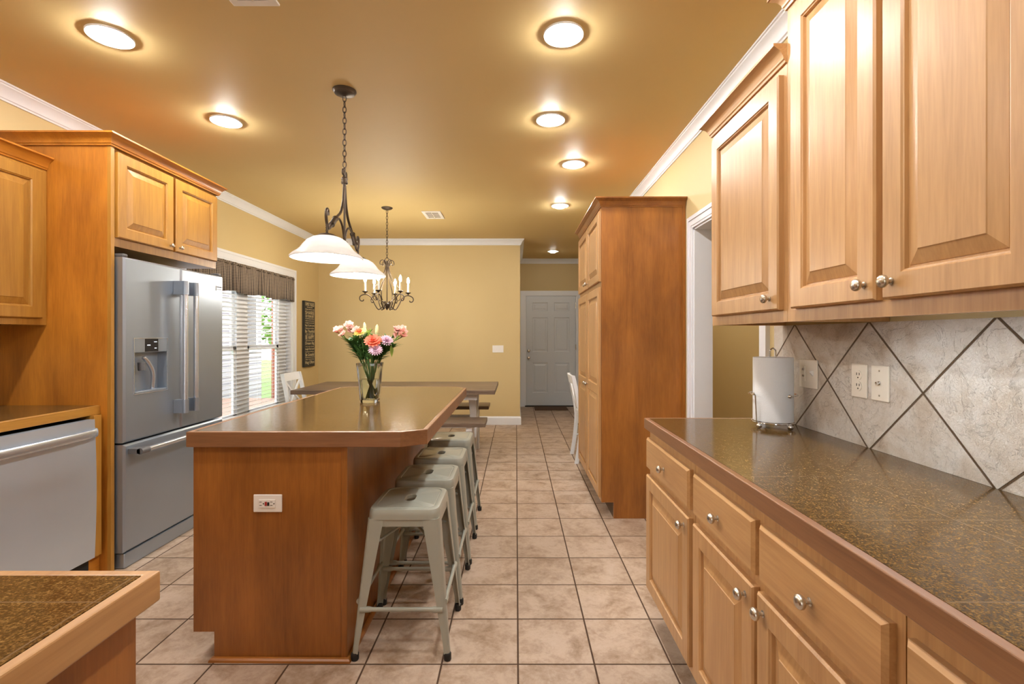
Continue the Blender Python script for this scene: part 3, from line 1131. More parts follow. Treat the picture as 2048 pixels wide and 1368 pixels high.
for (x, za, hw) in ((FXF - .030, 1.205, .030), (FXF - .022, 1.165, .028), (FXF - .020, 1.120, .024)):
    pass
mb.loft([[(FXF - .012 + .018 * math.cos(a), 2.845 + .024 * s_ * math.sin(a), zz) for a in [2 * PI * k / 16 for k in range(16)]]
         for (zz, s_) in ((1.105, .75), (1.112, .85), (1.150, 1.0), (1.153, 1.05))])
mb.build('ice_chute', M['grey_plastic'], dl, 40)
mb = MB()
mb.tube(crv([(FXF - .028, 2.875, 1.185), (FXF - .020, 2.905, 1.150), (FXF - .018, 2.935, 1.10), (FXF - .020, 2.945, 1.05), (FXF - .026, 2.945, .985)], 6), [.006] + [.012] * 23 + [.010], 10)
mb.build('paddle', M['steel_bright'], dl, 50)
MB().box(FXF - .050, FXF + .004, 2.776, 3.026, .974, .986).build('drip_tray', M['steel'], dl, bevel=.002)
bd = MB().box(FXF + .0003, FXF + .001, 3.525, 3.533, 1.640, 1.676).build('badge_mark', M['black_plastic'], dr)
RX = ((0, 0, 1), (1, 0, 0), (0, 1, 0))
lettering('FRIGIDAIRE', .01, M['grey_plastic'], dr, (FXF + .001, 3.568, 1.668), RX, width=.062, height=.010)
lettering('PROFESSIONAL', .01, M['grey_plastic'], dr, (FXF + .001, 3.568, 1.650), RX, width=.062, height=.006)
# freezer drawer
mb = MB()
panel_door(mb, (-2.260, 2.703, .092), (0, 1, 0), (0, 0, 1), (1, 0, 0), .911, .606, .070, [], [], ch=.010)
fz = mb.build('freezer_drawer', M['steel'], fr)
mb = MB()
mb.tube([(-2.122, 2.745, .657), (-2.122, 3.572, .657)], .0145, 16)
mb.build('handle', M['steel_bright'], fz, 40)
for yy in (2.728, 3.530):
    mb = MB()
    mb.lathe([(0, 0), (.018, 0), (.018, .06), (0, .06)], (-2.122, yy, .657), (0, 1, 0), 16)
    mb.box(-2.1895, -2.122, yy, yy + .06, .643, .671)
    mb.build('handle_bracket', M['grey_plastic'], fz, 30)
MB().box(-2.262, -2.20, 2.708, 2.742, 1.7525, 1.772).build('hinge_cap', M['grey_plastic'], fr, bevel=.006)
MB().box(-2.262, -2.20, 3.575, 3.61, 1.7525, 1.772).build('hinge_cap', M['grey_plastic'], fr, bevel=.006)

# left upper cabinet
lu = thing('wall_cabinet', 'honey maple wall cabinet cut by the left edge of the photo, above the dishwasher counter', 'cabinet', (-2.75, 2.0, 1.369), 'wall cabinets on the left')
MB().box(XL + .002, -2.592, .95, PY - .002, 1.369, 2.245).build('carcass', M['amber_z'], lu)
mb = MB()
upper_crown(mb, [(-2.592, .95), (-2.592, PY - .003)], 2.222, .045, .068)
mb.build('crown', M['amber_panel_y'], lu, 30)
for (a, b, ky) in ((2.112, 2.632, 2.15), (1.50, 2.092, 2.055), (.97, 1.48, 1.01)):
    mb = MB()
    panel_door(mb, (-2.592, a, 1.405), (0, 1, 0), (0, 0, 1), (1, 0, 0), b - a, .80, .020, [(.060, b - a - .060)], [(.060, .74)])
    o = mb.build('door', M['amber_z'], lu)
    knob_mb((-2.572, ky, 1.445), (1, 0, 0)).build('knob', M['nickel'], o, 50)

# left counter, dishwasher, base cabinet
lc = thing('countertop', 'brown granite tile countertop with wood edge above the dishwasher', 'countertop', (-2.6, 1.3, .878))
MB().box(XL + .002, -2.314, -.4, PY - .002, .8785, CT).build('granite_top', M['granite'], lc)
MB().box(-2.3138, -2.294, -.4, PY - .002, .8785, CT).build('wood_edge', M['amber_y'], lc, bevel=.0025)
fs = thing('filler_cabinet', 'narrow wood filler stile between the dishwasher and the tall end panel', 'cabinet', (-2.5, 2.635, 0))
MB().box(XL + .002, -2.272, 2.603, 2.650, .115, .8775).build('stile', M['amber_z'], fs)
MB().box(XL + .002, -2.30, 2.603, PY - .002, 0, .114).build('plinth', M['amber_panel_y'], fs)
dw = thing('dishwasher', 'stainless steel dishwasher with a bar handle under the left counter', 'dishwasher', (-2.58, 2.30, 0))
MB().box(XL + .01, -2.30, 1.992, 2.600, .02, .860).build('tub', M['dark_gap'], dw)
mb = MB()
loops = []
for k in range(13):
    z = .122 + (.862 - .122) * k / 12
    bow = .010 * math.sin(PI * k / 12)
    loops.append([(-2.298, 1.996, z), (-2.262 + bow, 1.996, z), (-2.258 + bow, 2.0, z), (-2.258 + bow, 2.592, z), (-2.262 + bow, 2.596, z), (-2.298, 2.596, z)])
mb.loft(loops)
dd = mb.build('door', M['steel_dw'], dw, 30)
mb = MB()
hp = [(-2.252, 2.592, .795), (-2.236, 2.585, .795), (-2.222, 2.560, .795), (-2.216, 2.50, .795), (-2.214, 2.30, .795), (-2.216, 2.10, .795), (-2.222, 2.035, .795), (-2.236, 2.008, .795), (-2.252, 2.0, .795)]
hp = crv(hp, 4)
mb.loft([[q + Vector((0, 0, .020)), q + Vector((.004, 0, .012)), q + Vector((.005, 0, 0)), q + Vector((.004, 0, -.014)), q + Vector((0, 0, -.021)), q + Vector((-.006, 0, -.018)), q + Vector((-.006, 0, .017))] for q in hp])
mb.build('handle', M['steel_bright'], dd, 50)
MB().box(-2.36, -2.35, 1.996, 2.596, .001, .118).build('kick_plate', M['dark_gap'], dw)
lb = thing('base_cabinet', 'honey maple base cabinet left of the dishwasher, behind the near peninsula', 'cabinet', (-2.6, .8, 0), 'base cabinets on the left')
MB().box(XL + .002, -2.272, -.38, 1.988, .115, .8775).build('carcass', M['amber_z'], lb)
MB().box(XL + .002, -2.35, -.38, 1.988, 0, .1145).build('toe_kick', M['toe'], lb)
for (a, b) in ((1.42, 1.96), (.86, 1.40), (.30, .84)):
    mb = MB()
    panel_door(mb, (-2.272, a, .148), (0, 1, 0), (0, 0, 1), (1, 0, 0), b - a, .522, .020, [(.058, b - a - .058)], [(.058, .464)])
    mb.build('door', M['amber_z'], lb)
    mb = MB()
    panel_door(mb, (-2.272, a, .700), (0, 1, 0), (0, 0, 1), (1, 0, 0), b - a, .14, .020, [], [], ch=.008)
    mb.build('drawer', M['amber_y'], lb)

# ================================================================== NEAR PENINSULA
pn = thing('peninsula_cabinet', 'stained wood peninsula base in the lower left corner', 'cabinet', (-1.2, .2, 0))
MB().box(-1.75, -.607, -.55, .772, 0, .8765).build('body', M['panel_z'], pn)
pt = thing('peninsula_countertop', 'brown granite tile countertop with wood edge in the lower left corner of the photo', 'countertop', (-1.2, .2, .877))
ol = [(-1.78, -.58), (-.582, -.58), (-.582, .7926), (-1.78, .7926)]
il = [(-1.76, -.56), (-.6005, -.56), (-.6005, .774), (-1.76, .774)]
MB().prism(il, .8775, CT).build('granite_top', M['granite'], pt)
MB().ring(ol, il, .8775, CT).build('wood_edge', M['honey_y'], pt, bevel=.003)

# ================================================================== ISLAND
IX0, IX1, IY0, IY1 = -1.302, -.686, 1.952, 3.62
isl = thing('kitchen_island', 'stained wood kitchen island base with a toe notch, behind the row of metal stools', 'island', (-.99, 2.78, 0))
mb = MB()
pts = [(IX0, .115), (-1.218, .115), (-1.218, 0), (IX1, 0), (IX1, .8635), (IX0, .8635)]
mb.loft([[(x, IY0, z) for x, z in pts], [(x, IY0 + .019, z) for x, z in pts]])
mb.build('end_panel', M['panel_z'], isl)
MB().box(IX0 + .001, IX1 - .02, IY0 + .0195, IY1, .115, .8635).box(-1.218, IX1 - .02, IY0 + .0195, IY1, 0, .115).build('carcass', M['honey_z'], isl)
MB().box(IX1 - .0195, IX1, IY0 + .0195, IY1, 0, .8635).build('side_panel', M['panel_z'], isl)
MB().box(IX1 - .019, IX1 + .006, IY0 - .006, IY0 + .019, .001, .8632).build('corner_bead', M['panel_z'], isl, bevel=.004)
mb = MB()
qp = [(0, 0), (.016, 0), (.014, .008), (.008, .014), (0, .016)]
molding(mb, [(-1.218, IY1), (-1.218, IY0 - .0005), (IX1 + .007, IY0 - .0065), (IX1 + .007, IY1)], qp)
mb.build('shoe_molding', M['panel_x'], isl, 30)
for k in range(3):
    a = IY0 + .05 + k * .53
    mb = MB()
    panel_door(mb, (IX0 + .001, a + .5, .148), (0, -1, 0), (0, 0, 1), (-1, 0, 0), .5, .68, .020, [(.058, .442)], [(.058, .622)])
    mb.build('door', M['honey_z'], isl)

it = thing('island_countertop', 'large golden brown granite tile island top with clipped corners and a wood edge', 'countertop', (-.84, 2.79, .864))
ou = [(-1.318, 1.930), (-.462, 1.930), (-.364, 1.985), (-.364, 3.560), (-.445, 3.655), (-1.24, 3.655), (-1.318, 3.60)]
inn = [(-1.298, 1.950), (-.467, 1.950), (-.384, 1.996), (-.384, 3.553), (-.454, 3.635), (-1.234, 3.635), (-1.298, 3.59)]
MB().prism(inn, .8645, CT).build('granite_top', M['granite'], it)
MB().ring(ou, inn, .8645, CT).build('wood_edge', M['edge_x'], it, bevel=.003)

go = thing('wall_outlet', 'white ground fault outlet with red and black buttons on the island end panel', 'outlet', (-1.0, IY0, .635))
ocx, ocz, oy = -1.0, .635, IY0 - .0065
MB().box(ocx - .0575, ocx + .0575, IY0 - .0065, IY0 - .0003, ocz - .0355, ocz + .0355).build('cover_plate', M['white_plastic'], go, bevel=.003)
MB().box(ocx - .034, ocx + .032, oy - .003, oy + .001, ocz - .0165, ocz + .0165).build('receptacle', M['white_plastic'], go, bevel=.001)
MB().box(ocx - .009, ocx - .001, oy - .0045, oy - .002, ocz - .008, ocz + .008).build('red_button', plain('red_plastic', (.36, .03, .03), .4), go)
MB().box(ocx + .001, ocx + .009, oy - .0045, oy - .002, ocz - .008, ocz + .006).build('black_button', M['black_plastic'], go)
mb = MB()
for cx in (-.026, .017):
    for dz in (-.0075, .006):
        mb.box(ocx + cx - .0045, ocx + cx + .0045, oy - .0036, oy - .0025, ocz + dz, ocz + dz + .002)
for cx in (-.0145, .0275): mb.lathe([(.0027, 0), (.0027, .0036), (0, .0036)], (ocx + cx, oy, ocz), (0, -1, 0), 8)
mb.build('slot', M['black_plastic'], go)


# ================================================================== STOOLS
def rrect(w, d, r, n=6):
    out = []
    for (sx, sy, a0) in ((1, 1, 0), (-1, 1, PI / 2), (-1, -1, PI), (1, -1, 1.5 * PI)):
        for k in range(n + 1):
            a = a0 + PI / 2 * k / n
            out.append((sx * (w / 2 - r) + r * math.cos(a), sy * (d / 2 - r) + r * math.sin(a)))
    return out


def make_stool(c, label):
    t = thing('metal_stool', label, 'stool', c, 'sage green stools along the island')
    c = Vector(c)
    L = lambda pts, z: [(c.x + x, c.y + y, c.z + z) for x, y in pts]
    mb = MB()
    W, D, ZT = .296, .302, .598
    lps = [L(rrect(.043, .084, .0210), ZT - .018), L(rrect(.043, .084, .0210), ZT - .003), L(rrect(.047, .088, .0232), ZT - .0005),
           L(rrect(W - .062, D - .062, .035), ZT - .0005), L(rrect(W - .056, D - .056, .036), ZT - .003), L(rrect(W - .050, D - .050, .037), ZT),
           L(rrect(W - .028, D - .028, .040), ZT), L(rrect(W - .012, D - .012, .042), ZT - .004), L(rrect(W - .003, D - .003, .043), ZT - .013),
           L(rrect(W, D, .044), ZT - .026), L(rrect(W + .002, D + .002, .044), ZT - .043), L(rrect(W - .004, D - .004, .042), ZT - .043),
           L(rrect(W - .008, D - .008, .042), ZT - .024), L(rrect(W - .03, D - .03, .04), ZT - .008)]
    mb.loft(lps, False, False)
    mb.build('seat', M['sage'], t, 35)
    zt, zb, = .5575, .028
    tw, bw = .068, .024
    tx, ty, bx, by = .147, .150, .197, .187
    for sx in (-1, 1):
        for sy in (-1, 1):
            def sec(z, wd, ox, oy, th=.0035):
                r = .018 * (.35 + .65 * wd / tw)
                q = []
                q.append((ox - wd, oy))
                for k in range(5):
                    a = PI / 2 - PI / 2 * k / 4
                    q.append((ox - r + r * math.cos(a), oy - r + r * math.sin(a)))
                q.append((ox, oy - wd))
                q.append((ox - th, oy - wd))
                r2 = max(r - th, .002)
                for k in range(5):
                    a = PI / 2 * k / 4
                    q.append((ox - r + r2 * math.cos(a), oy - r + r2 * math.sin(a)))
                q.append((ox - wd, oy - th))
                return [(c.x + sx * x, c.y + sy * y, c.z + z) for x, y in q]
            mb = MB()
            secs = []
            for f in (0, .08, .5, .93, 1):
                wd = tw + (bw - tw) * (min(1, f * 1.08))
                secs.append(sec(zt + (zb - zt) * f, wd, tx + (bx - tx) * f, ty + (by - ty) * f))
            mb.loft(secs)
            lg = mb.build('leg', M['sage'], t, 35)
            mb = MB()
            mb.lathe([(0, 0), (.013, 0), (.0155, .004), (.0155, .026), (.013, .030), (0, .030)], (c.x + sx * (bx - .010), c.y + sy * (by - .010), c.z + .0005), (0, 0, 1), 14)
            mb.build('rubber_foot', M['rubber'], lg, 40)
    # apron under the seat
    for (ax, s) in (('x', -1), ('x', 1), ('y', -1), ('y', 1)):
        mb = MB()
        z0, z1 = c.z + .527, c.z + .5575
        if ax == 'x':
            yy = c.y + s * (ty - .0005)
            mb.loft([[(c.x - .10, yy, z0), (c.x + .10, yy, z0), (c.x + .10, yy, z1), (c.x - .10, yy, z1)],
                     [(c.x - .10, yy - s * .003, z0), (c.x + .10, yy - s * .003, z0), (c.x + .10, yy - s * .003, z1), (c.x - .10, yy - s * .003, z1)]])
        else:
            xx = c.x + s * (tx - .0005)
            mb.box(min(xx, xx - s * .003), max(xx, xx - s * .003), c.y - .11, c.y + .11, z0, z1)
        mb.build('apron', M['sage'], t)
    zbz = .200
    f = (zt - zbz) / (zt - zb)
    ex, ey = tx + (bx - tx) * f - .006, ty + (by - ty) * f - .004
    for (p0, p1) in (((-ex, -ey), (ex, -ey)), ((-ex, ey), (ex, ey)), ((-ex, -ey), (-ex, ey)), ((ex, -ey), (ex, ey))):
        zz = zbz if abs(p0[1] - p1[1]) < 1e-6 else zbz + .028
        a, b = Vector((c.x + p0[0], c.y + p0[1], c.z + zz)), Vector((c.x + p1[0], c.y + p1[1], c.z + zz))
        dv = (b - a)
        mb = MB()
        mb.tube([a + dv * .02, a + dv * .12, a + dv * .16, a + dv * .84, a + dv * .88, a + dv * .98], [.012, .012, .0085, .0085, .012, .012], 10)
        mb.build('brace', M['sage'], t, 40)
    mb = MB()
    for s in (-1, 1):
        mb.tube([(c.x - .135, c.y - s * .13, c.z + .44), (c.x, c.y, c.z + .505), (c.x + .135, c.y + s * .13, c.z + .44)], .006, 8)
    mb.build('cross_brace', M['sage'], t, 40)
    return t


s0 = make_stool((-.464, 2.132, 0), 'sage green metal stool nearest the camera at the island')
for (x, y, lb_) in ((-.458, 2.535, 'sage green metal stool second from the camera at the island'),
                    (-.455, 2.950, 'sage green metal stool third from the camera at the island'),
                    (-.460, 3.448, 'sage green metal stool farthest from the camera at the island, next to the dining bench')):
    o = copy_tree(s0)
    o.location = (x, y, 0)
    o['label'] = lb_

# ================================================================== DINING TABLE, BENCHES, CHAIRS
TX0, TX1, TY0, TY1, TZ = -2.27, -.212, 4.86, 5.80, .760
dt = thing('dining_table', 'long dark weathered plank dining table with white trestle legs beyond the island', 'table', (-1.24, 5.33, 0))
for k in range(5):
    a = TY0 + k * (TY1 - TY0) / 5
    MB().box(TX0, TX1, a + .001, a + (TY1 - TY0) / 5 - .001, TZ - .042, TZ).build('plank', M['barnwood'], dt, bevel=.003)


def trestle(mb, x, y0, y1, zt, w=.07, foot=True):
    yc = (y0 + y1) / 2
    mb.box(x - w / 2, x + w / 2, y0, y1, zt - .06, zt)
    for s in (-1, 1):
        a0, a1 = yc - s * (y1 - y0) * .46, yc + s * (y1 - y0) * .40
        dd_ = .045
        mb.loft([[(x - w / 2, a0 - dd_, 0), (x + w / 2, a0 - dd_, 0), (x + w / 2, a0 + dd_, 0), (x - w / 2, a0 + dd_, 0)],
                 [(x - w / 2, a1 - dd_, zt - .06), (x + w / 2, a1 - dd_, zt - .06), (x + w / 2, a1 + dd_, zt - .06), (x - w / 2, a1 + dd_, zt - .06)]])
    return mb


for x in (-1.72, -.46):
    mb = MB()
    trestle(mb, x, TY0 + .17, TY1 - .17, TZ - .0425)
    mb.build('trestle_leg', M['white_paint'], dt)
MB().box(-1.68, -.50, 5.31, 5.35, .30, .40).build('stretcher', M['white_paint'], dt)
MB().box(-1.95, -.40, TY0 + .10, TY0 + .13, TZ - .11, TZ - .0425).box(-1.95, -.40, TY1 - .13, TY1 - .10, TZ - .11, TZ - .0425).build('apron', M['white_paint'], dt)


def bench(x0, x1, y0, y1, label):
    t = thing('dining_bench', label, 'bench', ((x0 + x1) / 2, (y0 + y1) / 2, 0), 'plank benches at the dining table')
    for k in range(2):
        a = y0 + k * (y1 - y0) / 2
        MB().box(x0, x1, a + .001, a + (y1 - y0) / 2 - .001, .430, .470).build('plank', M['barnwood'], t, bevel=.003)
    for x in (x0 + .20, x1 - .16):
        mb = MB()
        mb.box(x - .03, x + .03, y0 + .03, y1 - .03, .385, .4295)
        mb.box(x - .03, x + .03, y0 + .05, y0 + .11, 0, .385).box(x - .03, x + .03, y1 - .11, y1 - .05, 0, .385)
        mb.build('leg_frame', M['white_paint'], t, bevel=.003)
    MB().box(x0 + .23, x1 - .19, (y0 + y1) / 2 - .02, (y0 + y1) / 2 + .02, .28, .34).build('stretcher', M['white_paint'], t)
    return t


bench(-1.75, -.295, 4.64, 4.99, 'dark plank bench on the near side of the dining table')
bench(-1.75, -.325, 5.76, 6.10, 'dark plank bench on the far side of the dining table')


def make_chair(loc, label):
    """white X-back chair facing +X; loc = floor point under the middle of the back"""
    t = thing('dining_chair', label, 'chair', loc, 'white cross back chairs')
    c = Vector(loc)
    W = .205
    P = lambda x, y, z: c + Vector((x, y, z))
    back = lambda z: -.02 - .085 * max(0, (z - .44) / .46) ** 1.3 if z > .44 else -.02 - .05 * ((.44 - z) / .44) ** 1.6
    wy = lambda z: W - .012 * max(0, (z - .44) / .46)
    for s in (-1, 1):
        mb = MB()
        lps = []
        for k in range(15):
            z = .9 * k / 14
            x, y = back(z), s * wy(z)
            lps.append([P(x - .02, y - .014, z), P(x + .02, y - .014, z), P(x + .02, y + .014, z), P(x - .02, y + .014, z)])
        mb.loft(lps)
        mb.build('rear_leg', M['white_paint'], t, 50)
        mb = MB()
        mb.loft([[P(x - h, s * W * .98 - h, z), P(x + h, s * W * .98 - h, z), P(x + h, s * W * .98 + h, z), P(x - h, s * W * .98 + h, z)] for (x, h, z) in ((.405, .014, 0), (.395, .019, .425))])
        mb.build('front_leg', M['white_paint'], t)
    mb = MB()
    mb.prism([(c.x - .02, c.y - .20), (c.x + .43, c.y - .225), (c.x + .43, c.y + .225), (c.x - .02, c.y + .20)], c.z + .435, c.z + .460)
    mb.build('seat', M['white_paint'], t, bevel=.008)
    mb = MB()
    mb.box(c.x, c.x + .40, c.y - .20, c.y - .18, c.z + .37, c.z + .434).box(c.x, c.x + .40, c.y + .18, c.y + .20, c.z + .37, c.z + .434)
    mb.box(c.x + .385, c.x + .405, c.y - .19, c.y + .19, c.z + .37, c.z + .434).box(c.x - .02, c.x, c.y - .19, c.y + .19, c.z + .37, c.z + .434)
    mb.build('seat_frame', M['white_paint'], t)
    mb = MB()
    lps = []
    for k in range(9):
        u = -1 + 2 * k / 8
        y = u * (wy(.88) + .012)
        bowx = -.018 * (1 - u * u)
        x = back(.87) + bowx
        lps.append([P(x - .012 + .006, y, .815), P(x + .012 + .006, y, .815), P(x + .012 - .006, y, .90), P(x - .012 - .006, y, .90)])
    mb.loft(lps)
    mb.build('top_rail', M['white_paint'], t, 50)
    mb = MB()
    z0, z1 = .50, .82
    for s in (-1, 1):
        n = 8
        lps = []
        for k in range(n + 1):
            f = k / n
            z = z0 + (z1 - z0) * f
            y = s * (wy(z) - .01) * (1 - 2 * f)
            x = back(z) - .012 * math.sin(PI * f) + s * .004
            lps.append([P(x - .006, y - .018, z), P(x + .006, y - .018, z), P(x + .006, y + .018, z), P(x - .006, y + .018, z)])
        mb.loft(lps)
    mb.build('cross_back', M['white_paint'], t, 50)
    MB().box(c.x - .032, c.x - .008, c.y - .2, c.y + .2, c.z + .485, c.z + .515).build('lower_rail', M['white_paint'], t)
    for s in (-1, 1):
        MB().tube([P(-.03, s * .2, .22), P(.40, s * .2, .22)], .010, 8).build('stretcher', M['white_paint'], t, 40)
    return t


ch0 = make_chair((-2.395, 5.37, 0), 'white cross back chair at the window end of the dining table')
o = copy_tree(ch0)
o.location = (.690, 5.16, 0)
o['label'] = 'white cross back chair half hidden behind the tall pantry'

# ================================================================== WALL THINGS
sg = thing('wall_sign', 'tall black sign with cream family rules lettering on the wall right of the window', 'sign', (XL, 6.745, .88))
MB().box(XL + .001, XL + .034, 6.575, 6.915, .880, 1.790).build('board', M['sign_black'], sg, bevel=.003)
lines = [('FAMILY RULES', .050, .9), ('Help each other', .020, .6), ('Always tell the truth', .022, .95), ('SHARE', .050, .95), ('DO YOUR BEST', .034, .9),
         ('Pay with hugs and kisses', .020, .9), ('Listen to your parents', .020, .9), ('Laugh at yourself', .022, .9), ('Say I Love you', .036, .95), ('Keep your promises', .022, .9),
         ('Be Thankful', .040, .95), ('Love each other', .018, .8), ('BE HAPPY', .058, .9), ('Use kind words', .018, .85), ('Dream Big', .050, .92), ('Try new things', .018, .9),
         ('Laugh Out Loud', .036, .92), ('Say please and thank you', .018, .9), ('Be Grateful', .044, .9), ('Know you are loved', .020, .92), ('No whining', .018, .85), ('Hug Often', .056, .92)]
tot = sum(a for _, a, _ in lines)
gap = (.88 - tot) / (len(lines) + 1)
z = 1.780 - gap
for (b_, hgt, wd) in lines:
    lettering(b_, .05, M['sign_cream'], sg, (XL + .0345, 6.745, z - hgt / 2), RX, width=.31 * wd, height=hgt)
    z -= hgt + gap

sp = thing('light_switch', 'white triple switch plate on the back wall by the hallway', 'light switch', (-.265, YB, 1.115))
MB().box(-.347, -.184, YB - .0075, YB - .0005, 1.063, 1.168).build('cover_plate', M['white_plastic'], sp, bevel=.003)
for k in range(3):
    x = -.311 + k * .046
    MB().box(x - .005, x + .005, YB - .018, YB - .0075, 1.110, 1.124).build('toggle', M['white_plastic'], sp, bevel=.001)

tag(MB().box(.33, .92, 8.47, 8.90, .0005, .012).build('door_mat', M['mat'], None, bevel=.003, loc=(.62, 8.68, 0)), 'brown door mat on the tile before the hall door', 'door mat')


# ================================================================== CEILING THINGS
def vent(name_label, x0, x1, y0, y1, loc_y):
    t = thing('ceiling_vent', name_label, 'vent', ((x0 + x1) / 2, (y0 + y1) / 2, H), 'ceiling vents')
    mb = MB()
    mb.ring([(x0, y0), (x1, y0), (x1, y1), (x0, y1)], [(x0 + .035, y0 + .035), (x1 - .035, y0 + .035), (x1 - .035, y1 - .035), (x0 + .035, y1 - .035)], H - .010, H - .0005)
    mb.build('frame', M['white_plastic'], t, bevel=.002)
    MB().box(x0 + .035, x1 - .035, y0 + .035, y1 - .035, H - .002, H - .0005).build('duct', M['dark_gap'], t)
    mb = MB()
    n = 5
    for k in range(n):
        yy = y0 + .045 + (y1 - y0 - .09) * k / (n - 1)
        mb.loft([[(x0 + .035, yy - .006, H - .002), (x0 + .035, yy + .006, H - .009), (x0 + .035, yy + .007, H - .008), (x0 + .035, yy - .005, H - .001)],
                 [(x1 - .035, yy - .006, H - .002), (x1 - .035, yy + .006, H - .009), (x1 - .035, yy + .007, H - .008), (x1 - .035, yy - .005, H - .001)]])
    mb.box((x0 + x1) / 2 - .004, (x0 + x1) / 2 + .004, y0 + .03, y1 - .03, H - .010, H - .004)
    mb.build('louvres', M['almond'], t)
    return t


vent('small white ceiling vent beyond the chandelier', -1.077, -.862, 5.50, 5.84, 0)
vent('white ceiling vent cut by the top edge of the photo', -1.207, -1.010, 1.72, 2.07, 0)


def recessed(x, y, label):
    t = thing('recessed_light', label, 'ceiling light', (x, y, H), 'recessed ceiling lights')
    mb = MB()
    mb.lathe([(.0945, -.0005), (.0945, -.0075), (.092, -.0090), (.080, -.0068), (.066, -.0034), (.058, -.0012)], (x, y, H), (0, 0, 1), 40)
    mb.build('trim_ring', M['white_plastic'], t, 40)
    mb = MB()
    mb.lathe([(.054, -.001), (.054, -.012), (.049, -.022), (.030, -.030), (0, -.033)], (x, y, H), (0, 0, 1), 32)
    mb.build('bulb', M['bulb_can'], t, 60)
    return t


r0 = recessed(-1.922, 2.290, 'recessed ceiling light at the upper left, nearest the left cabinets')
for (x, y, lb_) in ((.224, 2.275, 'recessed ceiling light at the top, the largest over the aisle'),
                    (-1.917, 3.197, 'recessed ceiling light above the refrigerator doors'),
                    (.227, 3.175, 'recessed ceiling light second along the aisle from the camera'),
                    (.476, 3.998, 'recessed ceiling light in front of the pantry crown, third along the aisle'),
                    (.480, 5.270, 'recessed ceiling light fourth along the aisle, beyond the pantry'),
                    (.620, 8.100, 'small recessed light on the hallway ceiling before the door'),
                    (-1.92, 1.38, 'recessed light over the camera side at the left'),
                    (.225, 1.36, 'recessed light over the camera side at the right'),
                    (-1.92, .45, 'recessed light behind the camera at the left'),
                    (.225, .45, 'recessed light behind the camera at the right'),
                    (1.95, 3.6, 'recessed light in the side room past the cased opening'),  # out of view, added with the next one to brighten the side room
                    (1.95, 5.3, 'recessed light at the far end of the side room')):
    o = copy_tree(r0)
    o.location = (x, y, H)
    o['label'] = lb_
    if y > 8:
        for c_ in o.children:
            if c_.name.startswith('bulb'):
                c_.data = c_.data.copy()
                c_.data.materials[0] = M['bulb_hall']


def chain(mb, p0, p1, L=.032, r=.0022, wdt=.0085):
    p0, p1 = Vector(p0), Vector(p1)
    n = max(2, int((p0 - p1).length / (L * .78)))
    for k in range(n):
        c = p0 + (p1 - p0) * ((k + .5) / n)
        ln = (p0 - p1).length / n * .62
        ax = Vector((1, 0, 0)) if k % 2 == 0 else Vector((0, 1, 0))
        pts = [c + ax * (wdt * math.cos(a)) + Vector((0, 0, 1)) * (ln * math.sin(a)) for a in [2 * PI * j / 14 for j in range(14)]]
        mb.tube(pts, r, 6, True, flat=ax.cross(Vector((0, 0, 1))))
    return mb


# island pendant
pc = Vector((-.993, 2.80, H))
pl = thing('pendant_light', 'bronze two-shade pendant light hanging over the island', 'pendant light', pc)
MB().lathe([(.066, -.0005), (.066, -.006), (.060, -.012), (.056, -.020), (.044, -.026), (.018, -.030), (.008, -.034), (0, -.034)], pc, (0, 0, 1), 32).build('canopy', M['bronze'], pl, 35)
mb = MB()
chain(mb, pc + Vector((0, 0, -.032)), (pc.x, pc.y, 2.285), .040, .0027, .0095)
mb.build('chain', M['bronze'], pl, 50)
SD = Vector((-.1055, .9944, 0)).normalized()
A = lambda s, z: Vector((pc.x, pc.y, 0)) + SD * s + Vector((0, 0, z))
mb = MB()
mb.tube([A(0, 2.285), A(0, 1.845)], .0065, 10)
mb.lathe([(.007, 0), (.017, .004), (.019, .012), (.017, .02), (.017, .026), (.019, .034), (.015, .042), (.007, .046)], A(0, 2.185), (0, 0, 1), 16)
mb.lathe([(.004, -.03), (.010, -.022), (.012, -.012), (.019, -.006), (.019, .014), (.015, .022), (.007, .024)], A(0, 1.835), (0, 0, 1), 16)
mb.build('stem', M['bronze'], pl, 40)
